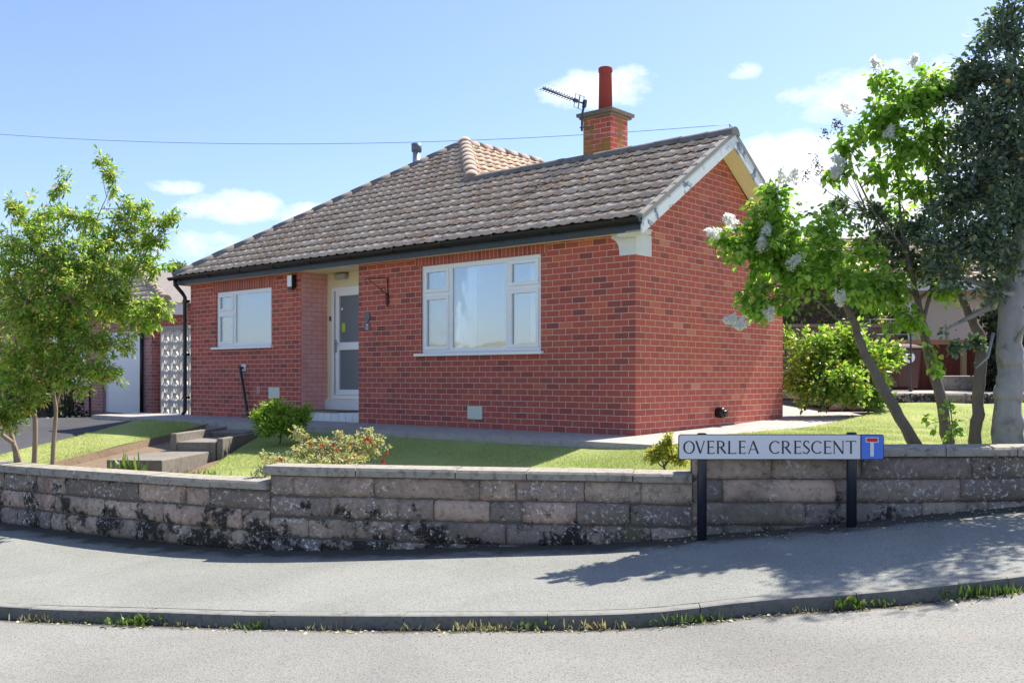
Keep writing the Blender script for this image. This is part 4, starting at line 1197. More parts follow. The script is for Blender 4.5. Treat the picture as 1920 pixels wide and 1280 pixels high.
TXT = [('O', 178, 270), ('V', 275, 355), ('E', 372, 430), ('R', 450, 528), ('L', 540, 608), ('E', 630, 685), ('A', 702, 797), ('C', 878, 962), ('R', 980, 1058), ('E', 1082, 1140), ('S', 1155, 1208), ('C', 1222, 1306), ('E', 1325, 1385), ('N', 1400, 1490), ('T', 1505, 1588)]
for ch_, a, c in TXT:
    b = MB()
    for q, (P, W) in enumerate(glyph(ch_, a, c)):
        P2 = [sp(x, y) for x, y in P]; W2_ = [w * SU for w in W] if hasattr(W, '__len__') else W * SU
        stroke(b, P2, W2_, (0, SY - .0145 - .00005 * q, 0), (1, 0, 0), (0, 0, 1), (0, -1, 0), .0016)
    b.build('letter', signblack, sign, recalc=False)
postmat = simple('post_paint', (.018, .022, .034), .35, .25, 12)
for a0, a1, pyb in ((300, 380, 1012), (1530, 1612, 988)):
    x0, _ = sp(a0, 0); x1, _ = sp(a1, 0); xc = (x0 + x1) / 2; _, ztop = sp(0, 133 if a0 > 1000 else 140)
    zb = pz(xc, SY + .05)
    b = MB(); r = (x1 - x0) / 2; b.tube([(xc, SY + r + .002, zb - .1), (xc, SY + r + .002, ztop - .01), (xc, SY + r + .002, ztop)], [r, r, r * .85], 20)
    b.build('post', postmat, sign)
    for zc_ in (PZ0 + .04, PZ1 - .07):
        b = MB(); b.box(xc - r * 1.1, xc + r * 1.1, SY + .001, SY + .012, zc_, zc_ + .03); b.build('clamp', M['alu'], sign)

# ------------------------------------------------------------------ plants
LT = {'long': np.array([(0, 0, 0), (.25, .14, .04), (.60, .17, .04), (1, 0, -.06), (.60, -.17, .04), (.25, -.14, .04)]),
      'oval': np.array([(0, 0, 0), (.22, .27, .05), (.60, .27, .03), (1, 0, -.10), (.60, -.27, .03), (.22, -.27, .05)]),
      'heart': np.array([(0, 0, 0), (.12, .34, .07), (.50, .36, .04), (1, 0, -.16), (.50, -.36, .04), (.12, -.34, .07)]),
      'needle': np.array([(0, 0, 0), (.3, .07, .01), (.7, .06, .01), (1, 0, 0), (.7, -.06, .01), (.3, -.07, .01)])}
LF = np.array([(0, 1, 2, 3), (0, 3, 4, 5)])
def leaves(name, P, D, size, shape, mat, parent, droop=.0, vary=.35):
    P = np.asarray(P, float); n = len(P); D = np.asarray(D, float)
    D = D / (np.linalg.norm(D, axis=1, keepdims=True) + 1e-9)
    D[:, 2] -= droop; D /= np.linalg.norm(D, axis=1, keepdims=True) + 1e-9
    up = rng.normal(0, .55, (n, 3)) + np.array([0, 0, 1.0])
    S = np.cross(up, D); S /= np.linalg.norm(S, axis=1, keepdims=True) + 1e-9
    U = np.cross(D, S)
    sz = size * rng.uniform(1 - vary, 1 + vary, n)
    T = LT[shape]
    V = P[:, None, :] + (D[:, None, :] * T[None, :, 0, None] + S[:, None, :] * T[None, :, 1, None] + U[:, None, :] * T[None, :, 2, None]) * sz[:, None, None]
    F = (LF[None] + (np.arange(n) * 6)[:, None, None]).reshape(-1, 4)
    return fast_mesh(name, V.reshape(-1, 3), F, mat, parent)
def bez(p, q, r, k):
    u = np.linspace(0, 1, k)[:, None]; return (1 - u) ** 2 * p + 2 * u * (1 - u) * q + u ** 2 * r
def plant(name, base, label, cat, stems, clusters, leaf, size, shape, mat, barkm, per_twig=14, tw_r=.004, group=None, droop=.15, limb_r=.012, branch=True, crownname='crown', trunkname='trunk', leaf_spread=.03, outline=1.0):
    root = thing(name, base, label, cat, group)
    tb = MB(); nodes = []
    for pts, rad in stems:
        pts = np.array(pts, float)
        # gentle resample with irregular thickness
        Q = []; Rr = []
        for i in range(len(pts) - 1):
            for k in range(5):
                u = k / 5; Q.append(pts[i] * (1 - u) + pts[i + 1] * u + rng.normal(0, rad[i] * .10, 3) * (0 if i == 0 and k == 0 else 1)); Rr.append((rad[i] * (1 - u) + rad[i + 1] * u) * rng.uniform(.93, 1.08))
        Q.append(pts[-1]); Rr.append(rad[-1])
        tb.tube(Q, Rr, 10)
        h0 = len(Q) * .45
        for i, (p, r) in enumerate(zip(Q, Rr)):
            if i >= h0: nodes.append((p, r))
    NP = np.array([n[0] for n in nodes]); NR = [n[1] for n in nodes]
    LP, LD = [], []
    for cen, rd, ntw in clusters:
        cen = np.array(cen, float); rd = np.array(rd, float)
        dd = np.linalg.norm(NP - cen, axis=1) + np.maximum(0, NP[:, 2] - cen[2]) * 1.5
        i = int(np.argmin(dd)); s = NP[i]; r0 = min(NR[i] * .8, limb_r * 1.6)
        mid = (s + cen) / 2 + rng.normal(0, .06, 3) + np.array([0, 0, .08 * np.linalg.norm(cen - s)])
        L = bez(s, mid, cen, 9)
        if branch: tb.tube(L, np.linspace(r0, tw_r * 1.3, 9), 6)
        for _ in range(ntw):
            a = L[rng.integers(4, 9)]
            v = rng.normal(0, 1, 3); v /= np.linalg.norm(v); e = cen + v * rd * rng.uniform(.55, 1.08) ** .7 * outline
            m = (a + e) / 2 + rng.normal(0, .03, 3) + np.array([0, 0, .05])
            B = bez(a, m, e, 6)
            if branch: tb.tube(B, np.linspace(tw_r, tw_r * .35, 6), 4, False)
            k = max(2, int(per_twig * rng.uniform(.6, 1.4)))
            u = rng.uniform(.25, 1.0, k); u[0] = 1.0
            idx = u * 5; i0 = np.minimum(idx.astype(int), 4); fr = (idx - i0)[:, None]
            pp = B[i0] * (1 - fr) + B[i0 + 1] * fr
            dirv = (B[i0 + 1] - B[i0]); dirv /= np.linalg.norm(dirv, axis=1, keepdims=True) + 1e-9
            o_ = rng.normal(0, 1, (k, 3)); o_ /= np.linalg.norm(o_, axis=1, keepdims=True)
            LP.append(pp + o_ * leaf_spread * rng.uniform(0, 1, (k, 1))); LD.append(dirv * .7 + o_)
    tb.build(trunkname, barkm, root, autouv=False, recalc=False)
    leaves(crownname, np.concatenate(LP), np.concatenate(LD), size, shape, mat, root, droop)
    return root
def cl(px, py, rx, ry, Y, n, rdep=None):
    k = Y / 1833; rdep = rdep or (rx + ry) / 2 * k
    return (at(px, py, Y), (rx * k, rdep, ry * k), n)

# young tree at the left
Yl = 10.9
stems = [([(-5.33, Yl, .34), at(66, 790, Yl), at(64, 700, Yl), at(75, 560, Yl), at(110, 430, Yl)], [.032, .026, .020, .013, .006]),
         ([(-5.12, Yl - .05, .34), at(105, 770, Yl - .05), at(97, 700, Yl - .1), at(120, 600, Yl), at(150, 480, Yl), at(200, 370, Yl)], [.026, .022, .014, .012, .009, .005]),
         ([at(103, 765, Yl - .05), at(122, 700, Yl), at(175, 610, Yl + .1), at(225, 560, Yl), at(250, 520, Yl)], [.016, .013, .009, .007, .004]),
         ([(-5.40, Yl + .03, .34), at(18, 805, Yl), at(-10, 740, Yl + .1), at(-20, 620, Yl)], [.030, .026, .018, .010]),
         ([(-5.42, Yl - .1, .34), at(25, 830, Yl - .1), at(-30, 790, Yl - .2)], [.032, .028, .018]),
         ([at(66, 745, Yl), at(30, 640, Yl + .1), at(30, 520, Yl), at(20, 420, Yl)], [.016, .012, .008, .004])]
C = [cl(60, 470, 75, 60, 10.6, 30), cl(60, 420, 70, 60, 11.1, 22), cl(150, 410, 75, 55, 10.9, 30), cl(110, 500, 85, 70, 10.6, 42), cl(210, 470, 60, 55, 10.9, 24), cl(200, 545, 70, 50, 10.7, 30), cl(30, 590, 75, 70, 10.7, 38),
     cl(110, 610, 70, 60, 10.6, 32), cl(240, 575, 45, 35, 10.6, 12), cl(180, 640, 40, 38, 10.5, 12), cl(218, 340, 18, 50, 10.8, 9), cl(195, 300, 14, 24, 10.8, 4), cl(112, 340, 20, 45, 10.9, 8), cl(300, 410, 34, 18, 10.7, 9), cl(262, 390, 35, 32, 10.9, 12),
     cl(245, 420, 42, 40, 10.9, 14), cl(28, 375, 24, 32, 10.9, 7), cl(0, 480, 60, 60, 11, 20), cl(20, 715, 55, 50, 10.5, 20), cl(90, 690, 60, 45, 10.4, 14), cl(15, 790, 45, 28, 10.4, 10), cl(145, 730, 40, 18, 10.4, 6), cl(290, 590, 26, 24, 10.5, 6), cl(200, 705, 24, 16, 10.4, 4), cl(-60, 560, 80, 130, 10.9, 40), cl(170, 560, 60, 60, 11.3, 16), cl(60, 640, 70, 60, 10.5, 26), cl(150, 650, 60, 50, 10.6, 20), cl(100, 570, 100, 60, 11.2, 26), cl(30, 520, 60, 60, 10.6, 26), cl(255, 500, 40, 40, 10.9, 14), cl(160, 480, 60, 50, 10.5, 24), cl(20, 660, 60, 50, 11.0, 20), cl(270, 455, 30, 24, 10.8, 8), cl(220, 590, 50, 40, 10.8, 14), cl(300, 440, 34, 24, 10.7, 10), cl(325, 405, 18, 12, 10.7, 5), cl(290, 500, 34, 34, 10.8, 10), cl(270, 600, 40, 30, 10.6, 16), cl(305, 580, 26, 30, 10.6, 9), cl(250, 640, 36, 26, 10.5, 9), cl(190, 690, 40, 26, 10.4, 12), cl(215, 712, 20, 10, 10.4, 3), cl(130, 700, 45, 36, 10.5, 16), cl(50, 740, 60, 36, 10.4, 22), cl(10, 770, 50, 36, 10.4, 18), cl(60, 670, 80, 50, 10.9, 26), cl(130, 560, 80, 70, 10.4, 30), cl(50, 560, 70, 70, 10.4, 30), cl(170, 500, 60, 60, 10.4, 20)]
plant('young_tree', (-5.3, Yl, .36), 'many stemmed young tree with yellow green leaves at the left behind the low wall', 'tree', stems, C, None, .054, 'long', M['leaf_maple'], M['bark_light'], per_twig=42, tw_r=.0035, limb_r=.011, droop=.35, leaf_spread=.05)

# lilac leaning left
def TR(lst): return [at(*q) for q in lst]
stems = [(TR([(1722, 842, 8.75), (1665, 745, 8.8), (1620, 660, 8.85), (1600, 600, 8.9), (1578, 562, 8.9), (1556, 553, 8.85), (1520, 540, 8.8)]), [.055, .048, .040, .032, .028, .020, .013]),
         (TR([(1578, 562, 8.9), (1570, 530, 8.9), (1552, 495, 9.0), (1545, 440, 9.0)]), [.020, .016, .012, .006]),
         (TR([(1600, 600, 8.9), (1570, 600, 8.7), (1535, 565, 8.6), (1490, 545, 8.6)]), [.014, .010, .008, .005]),
         (TR([(1525, 542, 8.8), (1495, 500, 8.7), (1440, 470, 8.7)]), [.012, .010, .006])]
C = [cl(1455, 395, 52, 45, 8.6, 22), cl(1410, 430, 45, 42, 8.7, 18), cl(1470, 460, 70, 45, 8.6, 34), cl(1540, 440, 50, 60, 8.9, 24), cl(1425, 500, 50, 32, 8.7, 18), cl(1380, 470, 36, 22, 8.6, 9), cl(1500, 520, 60, 36, 8.6, 22), cl(1405, 555, 34, 26, 8.6, 9), cl(1455, 360, 24, 20, 8.6, 5), cl(1560, 500, 50, 40, 8.7, 18), cl(1600, 545, 34, 36, 8.7, 10), cl(1465, 575, 36, 14, 8.6, 7), cl(1412, 588, 30, 16, 8.6, 9), cl(1360, 455, 26, 18, 8.6, 6)]
lil1 = plant('lilac_tree', (3.66, 8.78, .95), 'lilac tree leaning left over the gable wall with bright green leaves and white blossom', 'tree', stems, C, None, .056, 'heart', M['leaf_lilac'], M['bark'], per_twig=20, droop=.55, limb_r=.011, group='lilac trees behind the garden wall', leaf_spread=.08)
stems = [(TR([(1778, 842, 8.95), (1768, 760, 8.95), (1745, 680, 9.0), (1728, 600, 9.0), (1715, 540, 9.1), (1690, 430, 9.2), (1680, 280, 9.3)]), [.055, .050, .044, .036, .024, .014, .006]),
         (TR([(1730, 605, 9.0), (1742, 560, 9.0), (1760, 480, 9.1), (1740, 330, 9.2), (1730, 220, 9.2)]), [.020, .016, .014, .008, .004]),
         (TR([(1700, 470, 9.1), (1640, 400, 9.2), (1600, 320, 9.2), (1590, 270, 9.2)]), [.014, .010, .006, .003])]
C = [cl(1690, 190, 70, 45, 9.1, 30), cl(1650, 150, 30, 25, 9.1, 8), cl(1740, 160, 48, 35, 9.1, 18), cl(1650, 240, 50, 45, 9.2, 22), cl(1710, 270, 65, 45, 9.1, 26), cl(1600, 290, 26, 34, 9.2, 8), cl(1650, 330, 38, 36, 9.2, 10), cl(1720, 350, 40, 34, 9.2, 12), cl(1650, 545, 60, 45, 8.9, 26), cl(1700, 600, 36, 28, 8.9, 9), cl(1620, 480, 40, 30, 9.0, 9), cl(1770, 545, 26, 22, 8.9, 6), cl(1745, 690, 12, 22, 8.9, 3), cl(1600, 240, 22, 24, 9.2, 5), cl(1670, 300, 60, 60, 9.3, 9), cl(1730, 230, 60, 60, 9.2, 14), cl(1690, 400, 60, 50, 9.3, 6), cl(1760, 280, 40, 60, 9.2, 10), cl(1600, 450, 44, 40, 9.1, 6), cl(1570, 330, 24, 30, 9.2, 5), cl(1620, 540, 40, 40, 8.9, 12)]
lil2 = plant('lilac_tree', (3.98, 8.98, .95), 'taller lilac tree with split brown trunk standing between the leaning lilac and the holly', 'tree', stems, C, None, .060, 'heart', M['leaf_lilac'], M['bark'], per_twig=17, droop=.6, limb_r=.012, group='lilac trees behind the garden wall', leaf_spread=.09)
# blossom panicles
def panicle(parent, c, axis, L, first=[None]):
    L *= 1.05; n = 150
    u = rng.random(n) ** .8; th = rng.uniform(0, 2 * np.pi, n); r = .36 * L * (1 - u) ** .8 * (.55 + .45 * rng.random(n)) + .01
    ax_ = np.array(axis, float); ax_ /= np.linalg.norm(ax_); s_ = np.cross(ax_, (.3, 1, .2)); s_ /= np.linalg.norm(s_); t_ = np.cross(ax_, s_)
    P = np.array(c) + ax_ * (u * L)[:, None] + s_ * (np.cos(th) * r)[:, None] + t_ * (np.sin(th) * r)[:, None]
    return leaves('blossom', P, rng.normal(0, 1, (n, 3)) + ax_ * .5, .034, 'oval', M['blossom'], parent, 0, .2)
for par, lst in ((lil1, [(1352, 440, 8.55, -1, .3, .12), (1380, 425, 8.5, -.7, .6, .13), (1433, 443, 8.5, .3, .8, .11), (1431, 470, 8.5, -.3, .9, .11), (1478, 500, 8.45, .6, .5, .12), (1400, 600, 8.5, -.8, -.5, .13), (1380, 597, 8.55, -1, -.2, .10), (1440, 575, 8.5, .2, -.8, .11), (1470, 345, 8.6, -.3, 1, .13), (1482, 345, 8.6, .4, 1, .13), (1452, 362, 8.6, -.3, 1, .11), (1575, 545, 8.6, 0, -.5, .12)]),
                 (lil2, [(1650, 135, 9.1, -.4, 1, .13), (1708, 125, 9.1, .4, 1, .10), (1598, 215, 9.1, -.7, .8, .13), (1665, 260, 9.0, .2, .7, .11), (1585, 310, 9.1, -.6, .4, .12), (1570, 335, 9.1, -.3, .6, .10)])):
    for x, y, Y, dx, dz, L in lst: panicle(par, at(x, y, Y), (dx, rng.uniform(-.5, .2), dz), L)
for par, lst in ((lil2, [(1530, 300, 9.2), (1548, 250, 9.2), (1565, 235, 9.2), (1512, 325, 9.2), (1572, 232, 9.25), (1535, 320, 9.2)]),):
    for x, y, Y in lst:
        bb = MB(); p0 = at(1625, 395, 9.2); p = at(x, y, Y); bb.tube(bez(p0, (p0 + p) / 2 + np.array([0, 0, -.1]), p, 6), np.linspace(.005, .0015, 6), 4)
        for _ in range(26):
            q = p + rng.normal(0, .028, 3) * np.array([.7, .7, 1.2]); bb.tube([q, q + rng.normal(0, .012, 3)], .0045, 4)
        bb.build('seed_head', M['spent'], par, autouv=False)

# holly with pale trunk
stems = [(TR([(1887, 848, 8.9), (1888, 760, 8.9), (1893, 680, 8.9), (1897, 590, 8.9), (1903, 500, 9.0), (1925, 400, 9.0), (1930, 280, 9.0), (1900, 120, 9.0)]), [.142, .122, .113, .104, .098, .075, .050, .015]),
         (TR([(1903, 500, 9.0), (1870, 430, 9.0), (1840, 330, 9.0), (1830, 180, 9.0)]), [.06, .045, .03, .008]),
         (TR([(1925, 400, 9.0), (1990, 300, 9.0), (2010, 160, 9.0)]), [.06, .04, .01])]
C = [cl(1880, 70, 60, 50, 9.0, 52), cl(1830, 130, 50, 45, 9.0, 40), cl(1790, 180, 42, 40, 9.1, 30), cl(1900, 160, 80, 60, 8.8, 74), cl(1850, 230, 75, 55, 8.8, 70), cl(1800, 270, 50, 50, 9.1, 36), cl(1910, 280, 80, 65, 8.7, 80), cl(1840, 340, 80, 60, 8.8, 72), cl(1780, 380, 55, 50, 8.9, 40), cl(1900, 400, 80, 60, 8.6, 74), cl(1820, 450, 70, 45, 8.7, 52), cl(1750, 455, 50, 36, 8.8, 26), cl(1880, 490, 60, 36, 8.6, 34),
     cl(1765, 510, 42, 30, 8.7, 18), cl(1840, 545, 45, 24, 8.8, 16), cl(1980, 150, 90, 100, 9.0, 80), cl(2010, 330, 100, 110, 8.8, 90), cl(2080, 230, 90, 120, 9, 60), cl(1895, 25, 30, 22, 9.0, 12), cl(1770, 620, 0, 0, 9, 1), cl(2060, 460, 90, 60, 8.8, 40), cl(1760, 330, 30, 30, 9.2, 12), cl(1930, 340, 70, 60, 9.5, 30), cl(1960, -70, 80, 70, 9.0, 36), cl(2050, -40, 80, 100, 9.0, 36), cl(1990, -190, 70, 70, 9.1, 20), cl(2110, 60, 80, 90, 8.7, 26), cl(2160, 260, 80, 100, 8.6, 26), cl(2120, -120, 70, 80, 8.8, 20), cl(1850, 380, 60, 60, 9.5, 40)]
holly = plant('holly_tree', (4.52, 8.95, .95), 'big dark glossy holly tree with smooth pale grey trunk at the right edge', 'tree', stems, C, None, .050, 'oval', M['leaf_holly'], M['bark_pale'], per_twig=20, droop=.0, limb_r=.03, tw_r=.004, leaf_spread=.09)
for px_, py_, r in ((1893, 668, .122), (1890, 735, .134), (1889, 790, .140)):
    c = at(px_, py_, 8.9); b = MB()     # knobbly collars on the pale trunk
    b.tube([c + (0, 0, -.09), c + (0, 0, -.03), c + (0, 0, .015), c + (0, 0, .07)], [r * .80, r * .93, r * .92, r * .78], 16)
    b.build('bark_collar', M['bark_pale'], holly, autouv=False)
b = MB()
for pp in ([(1905, 640, 8.8), (1935, 590, 8.7), (1945, 560, 8.7)], [(1862, 625, 8.8), (1852, 670, 8.7), (1830, 690, 8.6)]):
    b.tube(TR(pp), [.016, .012, .006], 6)
b.build('side_branch', M['bark_pale'], holly, autouv=False)

# ivy-stemmed holly, slimmer, between lilac and pale trunk
stems = [(TR([(1828, 842, 9.0), (1832, 760, 9.0), (1840, 690, 9.05), (1838, 630, 9.1), (1820, 595, 9.15), (1800, 550, 9.2), (1760, 470, 9.3)]), [.055, .052, .054, .048, .040, .030, .012]),
         (TR([(1800, 550, 9.2), (1720, 450, 9.3), (1640, 400, 9.4), (1570, 385, 9.4)]), [.022, .016, .010, .004])]
C = [cl(1700, 440, 60, 40, 9.3, 34), cl(1630, 410, 55, 34, 9.4, 20), cl(1580, 400, 40, 25, 9.4, 9), cl(1680, 500, 50, 34, 9.3, 20), cl(1740, 520, 50, 34, 9.3, 20), cl(1760, 400, 50, 40, 9.4, 22), cl(1790, 480, 45, 35, 9.3, 18), cl(1640, 460, 40, 26, 9.4, 9), cl(1835, 650, 26, 10, 8.95, 6), cl(1795, 655, 18, 10, 8.95, 4)]
plant('slender_holly', (4.29, 9.0, .95), 'slender brown trunked holly with small dull leaves between the lilac and the pale trunk', 'tree', stems, C, None, .045, 'oval', M['leaf_holly'], M['bark'], per_twig=34, droop=.0, limb_r=.012, tw_r=.003, leaf_spread=.05)

# shrubs
def shrub(name, base, label, cat, C, size, shape, mat, per, spread=.04, br=True, droop=0.0):
    base = np.array(base, float)
    stems = [([base + (0, 0, -.05), base + (rng.normal(0, .05), rng.normal(0, .05), .12)], [.014, .01])]
    return plant(name, tuple(base), label, cat, stems, C, None, size, shape, mat, M['bark'], per_twig=per, tw_r=.0025, limb_r=.008, branch=br, droop=droop, crownname='foliage', trunkname='stem', leaf_spread=spread)
shrub('dwarf_conifer', (-3.35, 14.1, .70), 'rounded dwarf conifer bush beside the steps below the front door', 'bush',
      [cl(525, 785, 42, 24, 14.1, 60, .3), cl(490, 787, 24, 20, 14.0, 26), cl(560, 783, 24, 22, 14.1, 26), cl(520, 765, 34, 14, 14.1, 30), cl(575, 772, 14, 8, 14.1, 5), cl(526, 800, 40, 14, 13.9, 34), cl(500, 808, 24, 9, 13.9, 16), cl(555, 808, 24, 9, 13.9, 16)], .055, 'long', M['leaf_conifer'], 34, .07, True, -.3)
fu = shrub('fuchsia_bush', (-1.75, 9.6, .42), 'pale variegated bush with small red flowers behind the middle of the wall', 'bush',
      [cl(560, 850, 30, 22, 9.5, 26), cl(610, 840, 34, 26, 9.5, 34), cl(665, 840, 34, 26, 9.5, 34), cl(705, 835, 26, 24, 9.6, 24), cl(690, 812, 16, 12, 9.6, 8), cl(560, 815, 22, 12, 9.6, 9), cl(640, 815, 18, 8, 9.6, 6), cl(500, 860, 18, 12, 9.2, 9), cl(488, 885, 12, 12, 9.15, 7), cl(640, 862, 70, 14, 9.3, 30)], .028, 'oval', M['leaf_pale'], 22, .035)
for q in [(582, 828, 9.3), (604, 833, 9.3), (626, 831, 9.3), (632, 840, 9.3), (688, 820, 9.4), (693, 823, 9.4), (725, 848, 9.4), (672, 852, 9.3), (526, 858, 9.2), (718, 860, 9.3)]:
    P = at(*q) + rng.normal(0, .008, (6, 3))
    leaves('flower', P, rng.normal(0, .3, (6, 3)) + np.array([0, 0, -1.0]), .030, 'oval', M['red_flower'], fu, 0)
shrub('golden_bush', (1.47, 9.2, .66), 'small golden yellow bush behind the left end of the street sign', 'bush',
      [cl(1245, 850, 30, 16, 9.2, 40), cl(1248, 828, 12, 12, 9.2, 10), cl(1252, 815, 5, 6, 9.2, 3), cl(1275, 862, 20, 12, 9.2, 18), cl(1220, 860, 12, 12, 9.2, 9)], .026, 'oval', M['leaf_gold'], 26, .03)
shrub('large_shrub', (5.5, 16.3, 1.1), 'big rounded green shrub with pinkish tips behind the far corner of the gable wall', 'bush',
      [cl(1530, 660, 55, 50, 16.0, 110), cl(1590, 640, 60, 40, 16.2, 110), cl(1640, 680, 50, 45, 16.2, 90), cl(1560, 720, 80, 45, 15.6, 150), cl(1500, 710, 32, 60, 15.8, 60), cl(1630, 740, 45, 30, 15.9, 60), cl(1680, 665, 24, 22, 16.3, 22), cl(1480, 640, 14, 30, 16.4, 14)], .075, 'oval', M['leaf_bush'], 20, .10)
def tuft(name, base, label, cat, n, h, mat, shape='needle', size=None, spread=.05, group=None, drop=None):
    root = thing(name, tuple(base), label, cat, group); base = np.array(base, float)
    P = base + rng.normal(0, spread, (n, 3)) * np.array([1.6, .35, .0]); D = rng.normal(0, .45, (n, 3)) + np.array([0, -.1, 1.0])
    D[:, 2] = np.abs(D[:, 2])
    k = rng.random((n, 1)) * h * .5 if shape != 'needle' else 0
    leaves('foliage', P + D * k, D, size or h, shape, mat, root, 0, .4)
    return root
tuft('iris_clump', (-4.55, 11.6, .43), 'small clump of bright green strap leaves in front of the lowest step', 'plant', 34, .26, M['leaf_weed'], spread=.07)
tuft('lawn_tuft', (-3.72, 11.55, .44), 'uncut grass fringe along the low wall left of the pale bush', 'plant', 120, .09, M['leaf_weed'], spread=.22)
stems = [(TR([(1783, 836, 8.7), (1785, 790, 8.7), (1780, 750, 8.7)]), [.006, .005, .003])]
plant('lilac_sucker', (3.92, 8.7, .96), 'thin leafy sucker growing from the lawn between two brown trunks', 'plant', stems, [cl(1787, 805, 18, 24, 8.7, 6), cl(1780, 768, 12, 18, 8.7, 5), cl(1740, 795, 10, 14, 8.8, 3)], None, .05, 'heart', M['leaf_lilac'], M['bark'], per_twig=5, tw_r=.0015, limb_r=.003, crownname='foliage', trunkname='stem')

# kerb weeds: every tuft is a plant of its own
def kerbp(px):
    Y = 6.1
    for _ in range(6):
        X = (px - 960) / 1833 * Y; Y = interp(X, KERBY) - .015
    return (X, Y, pz(X, Y) - .088)
WEEDS = [(68, .055, 60, 'leaf_dry', 'pale seeding weed tuft at the far left of the kerb'), (138, .03, 18, 'leaf_weed', 'tiny green weed second from the left along the kerb'), (165, .035, 26, 'leaf_weed', 'flat green weed left of the widest weed clump on the kerb'), (262, .07, 130, 'leaf_weed', 'widest bushy green weed clump on the left part of the kerb'),
         (345, .035, 22, 'leaf_dry', 'straw coloured little weed right of the widest clump'), (415, .04, 16, 'leaf_dry', 'short dry weed stalk on the kerb below the wall step'), (482, .06, 46, 'leaf_weed', 'spiky green weed with two long blades below the wall step'), (610, .04, 26, 'leaf_dry', 'thin dry weed on the kerb below the pale bush'), (636, .045, 20, 'leaf_dry', 'dry stalk beside the purple flower petals'),
         (770, .045, 22, 'leaf_dry', 'small beige weed at a kerb joint under the air vent'), (890, .06, 70, 'leaf_dry', 'woolly pale weed left of the long pale mat'), (935, .055, 90, 'leaf_dry', 'long mat of pale weed along the middle of the kerb'), (1000, .06, 34, 'leaf_weed', 'broad leaved bright green weed in the middle of the kerb'), (1062, .04, 20, 'leaf_dry', 'low dry weed right of the broad leaved one'),
         (1140, .06, 80, 'leaf_dry', 'clump of straw like dead grass left of the tree shadow'), (1245, .045, 30, 'leaf_weed', 'dark green weed below the left sign post'), (1320, .055, 90, 'leaf_weed', 'dense green weed mat right of the left sign post'), (1590, .07, 60, 'leaf_weed', 'fresh green rosette weed below the right sign post'), (1650, .045, 46, 'leaf_weed', 'flat dark weed rosette right of the fresh green one'),
         (1520, .04, 20, 'leaf_dry', 'withered small weed left of the fresh green rosette'), (1840, .08, 110, 'leaf_weed', 'tall grassy weed clump in shade near the right edge'), (1885, .06, 70, 'leaf_weed', 'pale green grass weed at the right edge of the kerb')]
for px_, h, n, mt, lab in WEEDS:
    p = kerbp(px_)
    big = n > 60; h *= 1.05
    sh = 'oval' if px_ in (1000, 1590, 1650, 262, 165) else 'needle'
    tuft('kerb_weed', p, lab, 'weed', n, h, M[mt], sh, h * (.5 if sh == 'oval' else .9), .04 if not big else .075, 'weeds growing along the kerb')
# litter along the gutter and the wall foot
n = 700
X = rng.uniform(-3.6, 3.4, n); off = np.abs(rng.normal(0, .05, n))
P = np.array([(x, interp(x, KERBY) - .01 - o_, pz(x, interp(x, KERBY)) - .083) for x, o_ in zip(X, off)])
n2 = 260; X2 = rng.uniform(1.2, 4.4, n2)
P2 = np.array([(x, interp(x, WALLY) - .03 - o_, pz(x, interp(x, WALLY) - .03 - o_) + .004) for x, o_ in zip(X2, np.abs(rng.normal(0, .28, n2)))])
PP = np.concatenate([P, P2]); DD = rng.normal(0, 1, (len(PP), 3)) * np.array([1, 1, .15])
o = leaves('leaf_litter', PP, DD, .022, 'oval', M['leaf_dry'], None, 0, .5); tag(o, 'dry leaf and grit litter lying in the gutter and at the wall foot', 'litter', kind='stuff')
p = kerbp(697)
fp_ = thing('fallen_petals', p, 'small heap of purple petals lying in the gutter left of the middle', 'petals')
leaves('petal', np.array(p) + rng.normal(0, .02, (30, 3)) * np.array([1.3, .5, .2]) + (0, 0, .008), rng.normal(0, 1, (30, 3)) * np.array([1, 1, .3]), .018, 'oval', M['purple_flower'], fp_)

# ------------------------------------------------------------------ neighbours on the left
# pierced screen block wall
sw = thing('screen_block_wall', (-7.4, 21.2, .75), 'white pierced concrete screen block wall beside the black downpipe', 'wall')
c0 = at(287, 777, 21.6)[:2]; c1 = at(356, 778, 20.9)[:2]; d = c1 - c0; Ls = np.linalg.norm(d); d /= Ls; dn = np.array([-d[1], d[0]])
scm = simple('screen_block_white', (.60, .59, .56), .85, .18, 9, bump=.3)
zb0, zt0 = .78, 2.67; bh = (zt0 - zb0) / 6; nbx = 3
bw = bh
b = MB()
A3 = np.array([d[0], d[1], 0]); N3 = np.array([dn[0], dn[1], 0]); Z3 = np.array([0, 0, 1.0])
x_off = Ls - bw * 2.6
def bar(bb, p, q, w, th=.028):
    p, q = np.array(p), np.array(q); D = q - p; L = np.linalg.norm(D); D /= L; S_ = np.cross(D, N3)
    bb.obox((p + q) / 2, D, N3, S_, L / 2, th, w / 2)
k = -3
o0 = np.array([c0[0], c0[1], 0])
